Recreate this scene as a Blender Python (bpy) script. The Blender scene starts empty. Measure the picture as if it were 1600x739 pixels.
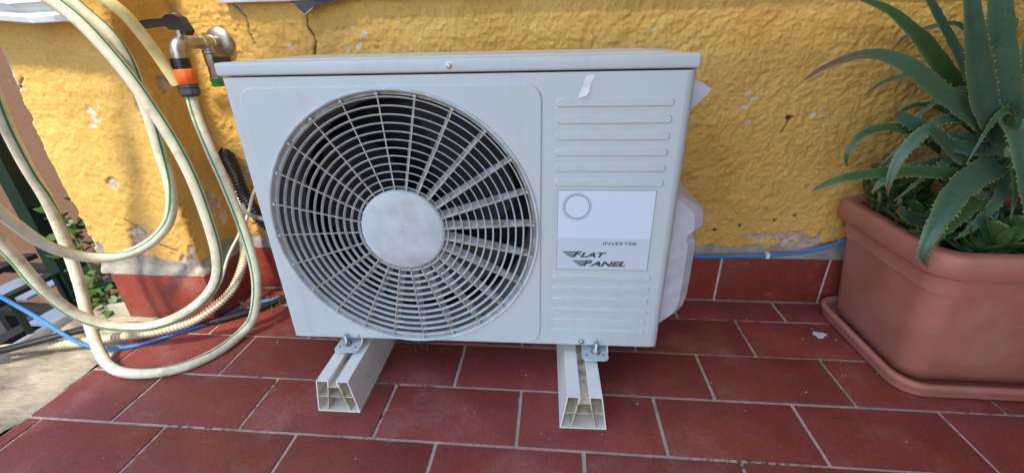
import bpy, bmesh, math, random
import numpy as np
from mathutils import Vector, Matrix

# ------------------------------------------------------------------ camera, sky, sun
scene = bpy.context.scene
COL = scene.collection
random.seed(7)
rng = np.random.default_rng(11)

cam_d = bpy.data.cameras.new("camera")
cam = bpy.data.objects.new("camera", cam_d)
COL.objects.link(cam)
cam_d.sensor_width = 36.0
cam_d.lens = 15.163
cam_d.clip_start = 0.02
cam_d.clip_end = 500.0
Rr, Uu, Ff = Vector((0.9957, 0.0895, -0.0216)), Vector((-0.0182, 0.4208, 0.9070)), Vector((-0.0903, 0.9026, -0.4212))
Ff.normalize(); Rr = (Rr - Ff * Rr.dot(Ff)).normalized(); Uu = Rr.cross(Ff)
cam.matrix_world = Matrix(((Rr.x, Uu.x, -Ff.x, 0.0631), (Rr.y, Uu.y, -Ff.y, -0.6083), (Rr.z, Uu.z, -Ff.z, 0.7518), (0, 0, 0, 1)))
scene.camera = cam

SUN_EL, SUN_AZ = math.radians(57), math.radians(189.6)
world = bpy.data.worlds.new("World")
scene.world = world
world.use_nodes = True
wn = world.node_tree
bg = wn.nodes["Background"]
sky = wn.nodes.new("ShaderNodeTexSky")
sky.sky_type = 'NISHITA'
sky.sun_disc = False
sky.sun_elevation = SUN_EL
sky.sun_rotation = SUN_AZ
wn.links.new(sky.outputs[0], bg.inputs[0])
bg.inputs[1].default_value = 0.15

sun_d = bpy.data.lights.new("sun", 'SUN')
sun_d.energy = 2.0
# (kept low: thin haze in front of the sun)
sun_d.angle = math.radians(6.0)
sun_d.color = (1.0, 0.91, 0.74)
sun = bpy.data.objects.new("sun", sun_d)
COL.objects.link(sun)
to_sun = Vector((math.sin(SUN_AZ) * math.cos(SUN_EL), math.cos(SUN_AZ) * math.cos(SUN_EL), math.sin(SUN_EL)))
sun.rotation_euler = to_sun.to_track_quat('Z', 'Y').to_euler()

vs = scene.view_settings
vs.view_transform = 'Standard'
vs.look = 'None'
vs.exposure = 1.5
vs.gamma = 1.0
vs.use_curve_mapping = False


# ------------------------------------------------------------------ helpers
def tag(o, label=None, cat=None, group=None, kind=None):
    if label: o["label"] = label
    if cat: o["category"] = cat
    if group: o["group"] = group
    if kind: o["kind"] = kind
    return o


def empty(name, loc=(0, 0, 0), rz=0.0):
    o = bpy.data.objects.new(name, None)
    o.empty_display_size = 0.05
    o.location = loc
    o.rotation_euler = (0, 0, rz)
    COL.objects.link(o)
    return o


def link_mesh(name, me, mat=None, parent=None, loc=None):
    if mat is not None and len(me.materials) == 0:
        me.materials.append(mat)
    o = bpy.data.objects.new(name, me)
    COL.objects.link(o)
    if parent is not None: o.parent = parent
    if loc is not None: o.location = loc
    return o


class MB:
    def __init__(self):
        self.v = []; self.f = []; self.m = []; self.cur = 0

    def add(self, vs_, fs_):
        n = len(self.v)
        self.v += [tuple(p) for p in vs_]
        self.f += [tuple(i + n for i in f) for f in fs_]
        self.m += [self.cur] * len(fs_)

    def box(self, x0, x1, y0, y1, z0, z1):
        self.add([(x0, y0, z0), (x1, y0, z0), (x1, y1, z0), (x0, y1, z0), (x0, y0, z1), (x1, y0, z1), (x1, y1, z1), (x0, y1, z1)],
                 [(3, 2, 1, 0), (4, 5, 6, 7), (0, 1, 5, 4), (1, 2, 6, 5), (2, 3, 7, 6), (3, 0, 4, 7)])

    def bar(self, p0, p1, w, h, up=(0, 0, 1)):
        p0, p1 = Vector(p0), Vector(p1)
        t = (p1 - p0).normalized(); s = t.cross(Vector(up)).normalized(); u = s.cross(t)
        vs_ = []
        for p in (p0, p1):
            for a, b in ((-1, -1), (1, -1), (1, 1), (-1, 1)):
                vs_.append(p + s * a * w / 2 + u * b * h / 2)
        self.add(vs_, [(0, 1, 2, 3), (7, 6, 5, 4), (0, 4, 5, 1), (1, 5, 6, 2), (2, 6, 7, 3), (3, 7, 4, 0)])

    def lathe(self, prof, origin, axis, seg=24, closed=False):
        a = Vector(axis).normalized()
        u = a.orthogonal().normalized(); w = a.cross(u)
        o = Vector(origin); n = len(prof)
        vs_ = []
        for r, h in prof:
            for k in range(seg):
                t = 2 * math.pi * k / seg
                vs_.append(o + a * h + (u * math.cos(t) + w * math.sin(t)) * r)
        fs_ = []
        for i in range(n - 1):
            for k in range(seg):
                k2 = (k + 1) % seg
                fs_.append((i * seg + k, i * seg + k2, (i + 1) * seg + k2, (i + 1) * seg + k))
        if not closed:
            fs_.append(tuple(reversed(range(seg))))
            fs_.append(tuple((n - 1) * seg + k for k in range(seg)))
        self.add(vs_, fs_)

    def tube(self, pts, rad, seg=12, a0=0.0, a1=None, cap=True, bump=0.0, aoff=None):
        # pts list of Vectors, rad float or list; partial sector when a1 given
        n = len(pts)
        full = a1 is None
        ns = seg if full else seg + 1
        vs_ = []
        for i in range(n):
            t = (pts[min(i + 1, n - 1)] - pts[max(i - 1, 0)]).normalized()
            ref = Vector((0.08, -1.0, 0.25)); ref = (ref - t * ref.dot(t))
            if ref.length < 1e-4: ref = t.orthogonal()
            ref.normalize(); b = t.cross(ref)
            r = rad[i] if isinstance(rad, (list, tuple)) else rad
            off = aoff[i] if aoff else 0.0
            for k in range(ns):
                a = off + (2 * math.pi * k / seg if full else a0 + (a1 - a0) * k / seg)
                vs_.append(pts[i] + (ref * math.cos(a) + b * math.sin(a)) * r)
        fs_ = []
        for i in range(n - 1):
            for k in range(seg):
                k2 = (k + 1) % ns if full else k + 1
                fs_.append((i * ns + k, (i + 1) * ns + k, (i + 1) * ns + k2, i * ns + k2))
        if full and cap:
            fs_.append(tuple(range(ns)))
            fs_.append(tuple(reversed([(n - 1) * ns + k for k in range(ns)])))
        self.add(vs_, fs_)

    def mesh(self, name, mats, smooth=True, auto=35):
        me = bpy.data.meshes.new(name)
        me.from_pydata(self.v, [], self.f)
        for m in (mats if isinstance(mats, (list, tuple)) else [mats]):
            me.materials.append(m)
        if len(me.materials) > 1:
            me.polygons.foreach_set("material_index", self.m)
        bm = bmesh.new(); bm.from_mesh(me)
        bmesh.ops.recalc_face_normals(bm, faces=bm.faces)
        if smooth:
            ca = math.radians(auto)
            for f in bm.faces: f.smooth = True
            for e in bm.edges:
                if len(e.link_faces) == 2 and e.calc_face_angle(0) > ca: e.smooth = False
        bm.to_mesh(me); bm.free()
        return me

    def build(self, name, mats, parent=None, smooth=True, auto=35, loc=None):
        return link_mesh(name, self.mesh(name, mats, smooth, auto), None, parent, loc)


def bevel_box_mesh(name, x0, x1, y0, y1, z0, z1, bev, mat, segs=2):
    m = MB(); m.box(x0, x1, y0, y1, z0, z1)
    me = m.mesh(name, mat, smooth=False)
    bm = bmesh.new(); bm.from_mesh(me)
    bmesh.ops.bevel(bm, geom=list(bm.edges), offset=bev, segments=segs, affect='EDGES', profile=0.6)
    for f in bm.faces: f.smooth = True
    for e in bm.edges:
        if len(e.link_faces) == 2 and e.calc_face_angle(0) > math.radians(40): e.smooth = False
    bm.to_mesh(me); bm.free()
    return me


def spline(pts, step=0.01):
    P = [Vector(p) for p in pts]
    P = [P[0] * 2 - P[1]] + P + [P[-1] * 2 - P[-2]]
    out = []
    for i in range(1, len(P) - 2):
        p0, p1, p2, p3 = P[i - 1], P[i], P[i + 1], P[i + 2]
        n = max(2, int((p2 - p1).length / step))
        for k in range(n):
            t = k / n
            out.append(0.5 * ((2 * p1) + (p2 - p0) * t + (2 * p0 - 5 * p1 + 4 * p2 - p3) * t * t + (3 * p1 - p0 - 3 * p2 + p3) * t ** 3))
    out.append(P[-2].copy())
    return out


def smooth_path(pts, it=3):
    for _ in range(it):
        q = [pts[0]]
        for i in range(1, len(pts) - 1): q.append(pts[i] * 0.5 + (pts[i - 1] + pts[i + 1]) * 0.25)
        q.append(pts[-1]); pts = q
    return pts


def resample(pts, step):
    d = [0.0]
    for a, b in zip(pts, pts[1:]): d.append(d[-1] + (b - a).length)
    n = max(2, int(d[-1] / step)); out = []; j = 0
    for k in range(n + 1):
        s = d[-1] * k / n
        while j < len(d) - 2 and d[j + 1] < s: j += 1
        t = (s - d[j]) / max(1e-9, d[j + 1] - d[j])
        out.append(pts[j].lerp(pts[j + 1], min(1, max(0, t))))
    return out


# numpy value noise
def _hash(ix, iy, iz):
    h = (ix.astype(np.int64) * 374761393 + iy.astype(np.int64) * 668265263 + iz.astype(np.int64) * 2147483647) & 0xffffffff
    h = ((h ^ (h >> 13)) * 1274126177) & 0xffffffff
    h = ((h ^ (h >> 16)) * 2246822519) & 0xffffffff
    return ((h ^ (h >> 15)) & 0xffff) / 65535.0


def vnoise(p):
    i = np.floor(p); f = p - i; f = f * f * f * (f * (f * 6 - 15) + 10)
    x, y, z = i[:, 0], i[:, 1], i[:, 2]
    def L(a, b, t): return a + (b - a) * t
    fx, fy, fz = f[:, 0], f[:, 1], f[:, 2]
    c00 = L(_hash(x, y, z), _hash(x + 1, y, z), fx); c10 = L(_hash(x, y + 1, z), _hash(x + 1, y + 1, z), fx)
    c01 = L(_hash(x, y, z + 1), _hash(x + 1, y, z + 1), fx); c11 = L(_hash(x, y + 1, z + 1), _hash(x + 1, y + 1, z + 1), fx)
    return L(L(c00, c10, fy), L(c01, c11, fy), fz) * 2 - 1


def fbm(p, scale, octs=3, gain=0.5):
    s = 0.0; a = 1.0
    for o in range(octs):
        s = s + a * vnoise(p * scale * (2.03 ** o) + 17.3 * o + 100); a *= gain
    return s


# ------------------------------------------------------------------ materials
def new_mat(name):
    m = bpy.data.materials.new(name); m.use_nodes = True
    nt = m.node_tree
    return m, nt, nt.nodes["Principled BSDF"]


def N(nt, typ, **kw):
    n = nt.nodes.new(typ)
    for k, v in kw.items(): setattr(n, k, v)
    return n


def ramp(nt, src, stops):
    r = N(nt, "ShaderNodeValToRGB")
    el = r.color_ramp.elements
    while len(el) > 1: el.remove(el[0])
    el[0].position = stops[0][0]; el[0].color = (*stops[0][1], 1) if len(stops[0][1]) == 3 else stops[0][1]
    for pos, c in stops[1:]:
        e = el.new(pos); e.color = (*c, 1)
    nt.links.new(src, r.inputs[0])
    return r.outputs[0]


def noise(nt, scale, detail=4, rough=0.55, coord='Object', dist=0.0, stretch=None):
    tc = N(nt, "ShaderNodeTexCoord"); n = N(nt, "ShaderNodeTexNoise")
    n.inputs["Scale"].default_value = scale; n.inputs["Detail"].default_value = detail
    n.inputs["Roughness"].default_value = rough; n.inputs["Distortion"].default_value = dist
    src = tc.outputs[coord]
    if stretch:
        mp = N(nt, "ShaderNodeMapping"); mp.inputs["Scale"].default_value = stretch
        nt.links.new(src, mp.inputs[0]); src = mp.outputs[0]
    nt.links.new(src, n.inputs["Vector"])
    return n.outputs["Fac"]


def mix(nt, fac, a, b, mode='MIX'):
    m = N(nt, "ShaderNodeMix", data_type='RGBA', blend_type=mode)
    for s, v in ((m.inputs[0], fac), (m.inputs[6], a), (m.inputs[7], b)):
        if isinstance(v, (int, float)): s.default_value = v
        elif isinstance(v, (tuple, list)): s.default_value = (*v, 1)
        else: nt.links.new(v, s)
    return m.outputs[2]


def bump(nt, bs, h, strength, dist):
    b = N(nt, "ShaderNodeBump"); b.inputs["Strength"].default_value = strength; b.inputs["Distance"].default_value = dist
    nt.links.new(h, b.inputs["Height"]); nt.links.new(b.outputs[0], bs.inputs["Normal"])


def simple(name, col, rough=0.5, metal=0.0, var=0.12, scale=30, dirt=None, dscale=8, dlo=0.5, dhi=0.75, bmp=0.0, bscale=200, bdist=0.001, spec=0.5):
    m, nt, bs = new_mat(name)
    n = noise(nt, scale)
    c = ramp(nt, n, [(0.3, tuple(x * (1 - var) for x in col)), (0.7, tuple(min(1, x * (1 + var)) for x in col))])
    if dirt:
        d = noise(nt, dscale, 8, 0.65)
        f = ramp(nt, d, [(dlo, (0, 0, 0)), (dhi, (1, 1, 1))])
        c = mix(nt, f, c, dirt)
    nt.links.new(c, bs.inputs["Base Color"])
    bs.inputs["Roughness"].default_value = rough; bs.inputs["Metallic"].default_value = metal
    bs.inputs["Specular IOR Level"].default_value = spec
    if bmp: bump(nt, bs, noise(nt, bscale, 3), bmp, bdist)
    return m


def attr(nt, name):
    a = N(nt, "ShaderNodeAttribute"); a.attribute_name = name
    return a.outputs["Fac"]


# yellow stucco with peel / mortar / crack masks stored on the mesh
def stucco_mat():
    m, nt, bs = new_mat("yellow_stucco")
    n = noise(nt, 5, 6, 0.6)
    c = ramp(nt, n, [(0.25, (0.60, 0.345, 0.080)), (0.5, (0.71, 0.430, 0.108)), (0.75, (0.77, 0.495, 0.145))])
    pale = ramp(nt, noise(nt, 38, 5, 0.7), [(0.66, (0, 0, 0)), (0.84, (0.22, 0.22, 0.22))])
    c = mix(nt, pale, c, (0.74, 0.56, 0.27))
    dark = ramp(nt, noise(nt, 90, 4, 0.6), [(0.22, (0.55, 0.55, 0.55)), (0.38, (0, 0, 0))])
    c = mix(nt, dark, c, (0.36, 0.19, 0.035))
    dust = ramp(nt, noise(nt, 2.2, 7, 0.7), [(0.55, (0, 0, 0)), (0.80, (0.25, 0.25, 0.25))])
    c = mix(nt, dust, c, (0.62, 0.45, 0.20))
    grime = ramp(nt, noise(nt, 3.1, 8, 0.72, dist=0.6), [(0.48, (0, 0, 0)), (0.72, (0.55, 0.55, 0.55))])
    c = mix(nt, grime, c, (0.46, 0.295, 0.105))
    gsp = ramp(nt, noise(nt, 240, 4, 0.7), [(0.25, (0.80, 0.80, 0.80)), (0.5, (1, 1, 1)), (0.75, (1.18, 1.18, 1.18))])
    c = mix(nt, 1.0, c, gsp, 'MULTIPLY')
    mort = ramp(nt, noise(nt, 26, 6, 0.7), [(0.3, (0.22, 0.20, 0.17)), (0.7, (0.43, 0.40, 0.33))])
    c = mix(nt, attr(nt, "mortar"), c, mort)
    peelc = ramp(nt, noise(nt, 60, 5, 0.7), [(0.3, (0.36, 0.24, 0.17)), (0.65, (0.66, 0.53, 0.42))])
    c = mix(nt, attr(nt, "peel"), c, peelc)
    c = mix(nt, attr(nt, "chip"), c, (0.62, 0.56, 0.47))
    c = mix(nt, attr(nt, "crack"), c, (0.07, 0.05, 0.035))
    nt.links.new(c, bs.inputs["Base Color"])
    bs.inputs["Roughness"].default_value = 0.75
    bs.inputs["Specular IOR Level"].default_value = 0.25
    bump(nt, bs, noise(nt, 190, 6, 0.72), 0.8, 0.003)
    return m


def tile_mat(name, lo, mid, hi):
    m, nt, bs = new_mat(name)
    oi = N(nt, "ShaderNodeObjectInfo")
    tc = N(nt, "ShaderNodeTexCoord"); ad = N(nt, "ShaderNodeVectorMath", operation='ADD')
    sc = N(nt, "ShaderNodeVectorMath", operation='SCALE'); sc.inputs["Scale"].default_value = 1.0
    nt.links.new(oi.outputs["Location"], ad.inputs[1]); nt.links.new(tc.outputs["Object"], ad.inputs[0])
    def nz(s, d, r=0.6):
        n = N(nt, "ShaderNodeTexNoise"); n.inputs["Scale"].default_value = s; n.inputs["Detail"].default_value = d; n.inputs["Roughness"].default_value = r
        nt.links.new(ad.outputs[0], n.inputs["Vector"]); return n.outputs["Fac"]
    c = ramp(nt, nz(7, 7), [(0.28, lo), (0.5, mid), (0.74, hi)])
    c = mix(nt, ramp(nt, oi.outputs["Random"], [(0, (0, 0, 0)), (1, (0.75, 0.75, 0.75))]), c, (mid[0] * 0.66, mid[1] * 0.72, mid[2] * 0.78))
    haze_ = ramp(nt, nz(4.5, 9, 0.72), [(0.52, (0, 0, 0)), (0.78, (0.30, 0.30, 0.30))])
    c = mix(nt, haze_, c, (0.50, 0.40, 0.36))
    gr_ = ramp(nt, nz(170, 3, 0.7), [(0.25, (0.70, 0.70, 0.70)), (0.5, (1.0, 1.0, 1.0)), (0.75, (1.32, 1.32, 1.32))])
    c = mix(nt, 1.0, c, gr_, 'MULTIPLY')
    sp = ramp(nt, nz(210, 2), [(0.68, (0, 0, 0)), (0.75, (0.6, 0.6, 0.6))])
    c = mix(nt, sp, c, (0.46, 0.30, 0.24))
    dk = ramp(nt, nz(120, 2), [(0.25, (0.5, 0.5, 0.5)), (0.32, (0, 0, 0))])
    c = mix(nt, dk, c, (0.06, 0.02, 0.015))
    st_ = ramp(nt, nz(11, 8, 0.75), [(0.30, (0.55, 0.55, 0.55)), (0.46, (0, 0, 0))])
    c = mix(nt, st_, c, (mid[0] * 0.45, mid[1] * 0.55, mid[2] * 0.6))
    scr = N(nt, "ShaderNodeTexNoise"); scr.inputs["Scale"].default_value = 70; scr.inputs["Detail"].default_value = 4; scr.inputs["Distortion"].default_value = 1.2
    mp_ = N(nt, "ShaderNodeMapping"); mp_.inputs["Scale"].default_value = (0.25, 1.6, 1.0); mp_.inputs["Rotation"].default_value = (0, 0, 0.6)
    nt.links.new(ad.outputs[0], mp_.inputs[0]); nt.links.new(mp_.outputs[0], scr.inputs["Vector"])
    c = mix(nt, ramp(nt, scr.outputs["Fac"], [(0.68, (0, 0, 0)), (0.74, (0.30, 0.30, 0.30))]), c, (0.48, 0.36, 0.32))
    nt.links.new(c, bs.inputs["Base Color"])
    rr = ramp(nt, nz(9, 6), [(0.3, (0.34, 0.34, 0.34)), (0.7, (0.56, 0.56, 0.56))])
    nt.links.new(rr, bs.inputs["Roughness"])
    bs.inputs["Specular IOR Level"].default_value = 0.45
    bump(nt, bs, nz(90, 4), 0.18, 0.001)
    return m


M_STUCCO = stucco_mat()
M_TILE = tile_mat("red_floor_tile", (0.20, 0.040, 0.032), (0.275, 0.056, 0.043), (0.345, 0.082, 0.064))
M_SKIRT = tile_mat("red_skirting_tile", (0.20, 0.033, 0.021), (0.26, 0.044, 0.027), (0.31, 0.060, 0.040))


def grout_mat():
    m, nt, bs = new_mat("grout")
    c = ramp(nt, noise(nt, 14, 6, 0.7), [(0.3, (0.36, 0.30, 0.25)), (0.6, (0.58, 0.50, 0.41))])
    d = ramp(nt, noise(nt, 55, 5, 0.75), [(0.50, (0, 0, 0)), (0.58, (1, 1, 1))])
    d2 = ramp(nt, noise(nt, 3.5, 3, 0.5), [(0.42, (0, 0, 0)), (0.62, (0.9, 0.9, 0.9))])
    f = mix(nt, 1.0, d, d2, 'MULTIPLY')
    c = mix(nt, f, c, (0.045, 0.035, 0.03))
    nt.links.new(c, bs.inputs["Base Color"]); bs.inputs["Roughness"].default_value = 0.9
    bump(nt, bs, noise(nt, 220, 4), 0.6, 0.002)
    return m


M_GROUT = grout_mat()


def kerb_mat():
    m, nt, bs = new_mat("weathered_concrete")
    c = ramp(nt, noise(nt, 6, 8, 0.7, stretch=(1.2, 3.0, 3.0)), [(0.25, (0.20, 0.165, 0.12)), (0.5, (0.42, 0.36, 0.26)), (0.75, (0.56, 0.49, 0.37))])
    d = ramp(nt, noise(nt, 16, 9, 0.8, stretch=(1.0, 6.0, 6.0)), [(0.52, (0, 0, 0)), (0.66, (0.8, 0.8, 0.8))])
    c = mix(nt, d, c, (0.13, 0.11, 0.095))
    nt.links.new(c, bs.inputs["Base Color"]); bs.inputs["Roughness"].default_value = 0.88
    bump(nt, bs, noise(nt, 60, 8, 0.75, stretch=(1.0, 3.0, 3.0)), 0.7, 0.006)
    return m


M_KERB = kerb_mat()


def ac_mat():
    m, nt, bs = new_mat("ac_enamel")
    c = ramp(nt, noise(nt, 3, 5), [(0.3, (0.535, 0.600, 0.605)), (0.7, (0.58, 0.640, 0.640))])
    sm = ramp(nt, noise(nt, 16, 8, 0.75), [(0.55, (0, 0, 0)), (0.85, (0.45, 0.45, 0.45))])
    c = mix(nt, sm, c, (0.51, 0.515, 0.50))
    spk = ramp(nt, noise(nt, 75, 4, 0.6), [(0.765, (0, 0, 0)), (0.80, (0.7, 0.7, 0.7))])
    c = mix(nt, spk, c, (0.20, 0.17, 0.14))
    stx = ramp(nt, noise(nt, 30, 6, 0.7, stretch=(1.0, 1.0, 0.09)), [(0.54, (0, 0, 0)), (0.78, (0.45, 0.45, 0.45))])
    c = mix(nt, stx, c, (0.46, 0.45, 0.41))
    scu = ramp(nt, noise(nt, 130, 5, 0.7, stretch=(1.0, 1.0, 0.35), dist=1.5), [(0.72, (0, 0, 0)), (0.76, (0.6, 0.6, 0.6))])
    sca = ramp(nt, noise(nt, 4, 2), [(0.55, (0, 0, 0)), (0.68, (1, 1, 1))])
    c = mix(nt, mix(nt, 1.0, scu, sca, 'MULTIPLY'), c, (0.30, 0.28, 0.26))
    nt.links.new(c, bs.inputs["Base Color"])
    rr = ramp(nt, noise(nt, 20, 5), [(0.3, (0.30, 0.30, 0.30)), (0.7, (0.44, 0.44, 0.44))])
    nt.links.new(rr, bs.inputs["Roughness"])
    bump(nt, bs, noise(nt, 420, 2), 0.05, 0.0006)
    return m


M_AC = ac_mat()
M_GUARD = simple("guard_plastic", (0.54, 0.59, 0.60), 0.42, dirt=(0.34, 0.32, 0.29), dscale=22, dlo=0.52, dhi=0.76)
M_SPOKE = simple("guard_spoke_plastic", (0.55, 0.56, 0.57), 0.45, dirt=(0.33, 0.27, 0.18), dscale=45, dlo=0.36, dhi=0.60)
M_THROAT_SHADE = simple("throat_shade_plastic", (0.20, 0.20, 0.20), 0.55, dirt=(0.10, 0.09, 0.075), dscale=16)  # throat is body-coloured; its shade is put into this darker grey
M_HUB = simple("hub_plastic", (0.53, 0.58, 0.60), 0.45, dirt=(0.44, 0.43, 0.41), dscale=17, dlo=0.52, dhi=0.8)
M_DARK = simple("dark_interior", (0.006, 0.006, 0.007), 0.7)
M_BLADE = simple("fan_blade_plastic", (0.013, 0.014, 0.018), 0.4)
M_PVC = simple("cream_pvc", (0.87, 0.84, 0.76), 0.42, var=0.04, dirt=(0.55, 0.44, 0.28), dscale=11, dlo=0.60, dhi=0.85)
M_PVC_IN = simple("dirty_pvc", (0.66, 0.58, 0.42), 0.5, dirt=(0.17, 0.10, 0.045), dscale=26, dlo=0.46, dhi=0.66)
M_STEEL = simple("zinc_steel", (0.50, 0.51, 0.52), 0.36, 0.9, dirt=(0.30, 0.28, 0.25), dscale=60)
M_CHROME = simple("worn_nickel", (0.50, 0.48, 0.44), 0.42, 0.95, dirt=(0.36, 0.32, 0.25), dscale=45, dlo=0.5, dhi=0.7)
M_BLACK = simple("black_plastic", (0.014, 0.014, 0.016), 0.35)
M_ORANGE = simple("orange_plastic", (0.85, 0.14, 0.022), 0.38, var=0.06)
M_DGREY = simple("dark_grey_plastic", (0.055, 0.06, 0.065), 0.42)
M_GREENP = simple("green_plastic", (0.05, 0.33, 0.03), 0.4)
M_HOSE = simple("cream_hose", (0.68, 0.65, 0.50), 0.40, dirt=(0.36, 0.29, 0.17), dscale=26, dlo=0.50, dhi=0.76, bmp=0.12, bscale=420, bdist=0.0006)
M_STRIPE = simple("green_stripe", (0.02, 0.24, 0.095), 0.4)
M_YHOSE = simple("yellow_hose", (0.84, 0.74, 0.34), 0.42, dirt=(0.74, 0.62, 0.25), dscale=20)
M_COND = simple("beige_conduit", (0.70, 0.60, 0.44), 0.5, dirt=(0.46, 0.36, 0.22), dscale=25, dlo=0.5, dhi=0.7)
M_BLUE = simple("blue_tube", (0.045, 0.21, 0.52), 0.38)
M_WHITE = simple("white_paint", (0.72, 0.72, 0.70), 0.45)
M_WCABLE = simple("white_cable", (0.66, 0.62, 0.53), 0.45, dirt=(0.4, 0.33, 0.22), dscale=30)
M_GREYT = simple("grey_tube", (0.17, 0.19, 0.21), 0.42)
M_RAIL = simple("dark_green_paint", (0.004, 0.018, 0.010), 0.32)
M_NEIGH = simple("terracotta_render", (0.165, 0.078, 0.040), 0.85, dirt=(0.13, 0.060, 0.032), dscale=0.6, bmp=0.3, bscale=40, bdist=0.01)
M_GROUND = simple("dark_yard", (0.035, 0.037, 0.03), 0.9, dirt=(0.07, 0.07, 0.06), dscale=1.5)
M_PANE = simple("canopy_glass", (0.16, 0.21, 0.29), 0.4, var=0.05, scale=2, dirt=(0.05, 0.08, 0.07), dscale=3, dlo=0.55, dhi=0.7)
M_SHEET = simple("corrugated_white", (0.62, 0.65, 0.66), 0.4, dirt=(0.42, 0.43, 0.42), dscale=14)
M_BLOCKER = simple("blocker_brown", (0.16, 0.11, 0.07), 0.8)  # for the added, unseen light blockers
M_SILL = simple("marble_sill", (0.66, 0.66, 0.65), 0.4, dirt=(0.5, 0.49, 0.47), dscale=14)
M_MEMB = simple("bitumen_membrane", (0.02, 0.02, 0.022), 0.6, bmp=0.5, bscale=80, bdist=0.004)
def pot_mat():
    m, nt, bs = new_mat("terracotta_plastic")
    c = ramp(nt, noise(nt, 7, 5), [(0.3, (0.41, 0.148, 0.100)), (0.7, (0.52, 0.205, 0.148))])
    c = mix(nt, ramp(nt, noise(nt, 9, 8, 0.7), [(0.5, (0, 0, 0)), (0.78, (0.6, 0.6, 0.6))]), c, (0.55, 0.31, 0.26))
    sc1 = ramp(nt, noise(nt, 60, 6, 0.7, dist=2.0), [(0.60, (0, 0, 0)), (0.67, (0.7, 0.7, 0.7))])
    sc2 = ramp(nt, noise(nt, 5, 3, 0.5), [(0.48, (0, 0, 0)), (0.62, (1, 1, 1))])
    c = mix(nt, mix(nt, 1.0, sc1, sc2, 'MULTIPLY'), c, (0.56, 0.40, 0.34))
    sc3 = ramp(nt, noise(nt, 26, 4, 0.6, stretch=(0.35, 0.35, 3.0), dist=1.0), [(0.66, (0, 0, 0)), (0.70, (0.4, 0.4, 0.4))])
    c = mix(nt, sc3, c, (0.50, 0.31, 0.26))
    nt.links.new(c, bs.inputs["Base Color"])
    rr = ramp(nt, noise(nt, 14, 5), [(0.3, (0.42, 0.42, 0.42)), (0.7, (0.65, 0.65, 0.65))])
    nt.links.new(rr, bs.inputs["Roughness"])
    bump(nt, bs, noise(nt, 220, 3), 0.12, 0.0008)
    return m


M_POT = pot_mat()
M_SOIL = simple("potting_soil", (0.025, 0.017, 0.012), 0.95, bmp=0.8, bscale=60, bdist=0.012)
M_LABEL = simple("label_film", (0.68, 0.77, 0.88), 0.30, var=0.02, scale=4)
M_LABELB = simple("label_band", (0.60, 0.67, 0.76), 0.30, var=0.03, scale=4)
M_PRINT = simple("label_print", (0.06, 0.065, 0.075), 0.4, var=0.3, scale=60)
M_PRINTG = simple("label_green_line", (0.16, 0.26, 0.22), 0.4)
M_COVER = simple("milky_plastic", (0.54, 0.55, 0.60), 0.42, dirt=(0.48, 0.47, 0.46), dscale=18)
M_TAPE = simple("paper_tape", (0.80, 0.80, 0.79), 0.6)
M_STRAW = simple("dry_straw", (0.16, 0.10, 0.05), 0.8)
M_MORTAR = simple("pale_mortar", (0.50, 0.46, 0.37), 0.9, dirt=(0.30, 0.27, 0.22), dscale=30, bmp=0.6, bscale=90, bdist=0.004)
M_STEM = simple("succulent_stem", (0.20, 0.21, 0.09), 0.55, dirt=(0.30, 0.22, 0.12), dscale=30)


def leaf_mat(name, base, pale, tip, rough=0.38):
    m, nt, bs = new_mat(name)
    c = ramp(nt, noise(nt, 18, 5, 0.6), [(0.3, base), (0.7, pale)])
    c = mix(nt, ramp(nt, noise(nt, 90, 3), [(0.6, (0, 0, 0)), (0.75, (0.35, 0.35, 0.35))]), c, pale)
    oi = N(nt, "ShaderNodeObjectInfo")
    c = mix(nt, ramp(nt, oi.outputs["Random"], [(0, (0, 0, 0)), (1, (0.55, 0.55, 0.55))]), c, (pale[0] * 1.25, pale[1] * 1.2, pale[2] * 0.85))
    scar = ramp(nt, noise(nt, 48, 5, 0.7), [(0.68, (0, 0, 0)), (0.76, (0.5, 0.5, 0.5))])
    c = mix(nt, scar, c, (0.16, 0.15, 0.09))
    strk = ramp(nt, noise(nt, 150, 4, 0.6), [(0.3, (0.82, 0.82, 0.82)), (0.7, (1.18, 1.18, 1.18))])
    c = mix(nt, 1.0, c, strk, 'MULTIPLY')
    c = mix(nt, attr(nt, "tip"), c, tip)
    c = mix(nt, attr(nt, "edge"), c, (0.13, 0.18, 0.06))
    nt.links.new(c, bs.inputs["Base Color"]); bs.inputs["Roughness"].default_value = rough
    bump(nt, bs, noise(nt, 60, 3), 0.15, 0.002)
    return m


M_ALOE = leaf_mat("aloe_blue_green", (0.040, 0.098, 0.060), (0.068, 0.142, 0.088), (0.13, 0.055, 0.03))
M_ALOE2 = leaf_mat("aloe_green", (0.028, 0.075, 0.026), (0.055, 0.125, 0.045), (0.13, 0.06, 0.03))
M_SPINE = simple("aloe_spines", (0.24, 0.28, 0.11), 0.5)
M_JADE = simple("jade_leaf", (0.055, 0.115, 0.028), 0.32, var=0.35, scale=9)
M_IVY = simple("ivy_leaf", (0.055, 0.13, 0.02), 0.45, var=0.4, scale=12)

# ------------------------------------------------------------------ setting: ground, terrace, added light blockers
g = MB(); g.add([(-150, -150, -3.2), (150, -150, -3.2), (150, 150, -3.2), (-150, 150, -3.2)], [(0, 1, 2, 3)])
tag(g.build("ground", M_GROUND, smooth=False), kind="structure")

t = MB(); t.box(-1.105, 3.2, -3.2, 0.70, -0.30, -0.0035)
floor = tag(t.build("terrace_floor", M_GROUT, smooth=False), kind="structure")

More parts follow.
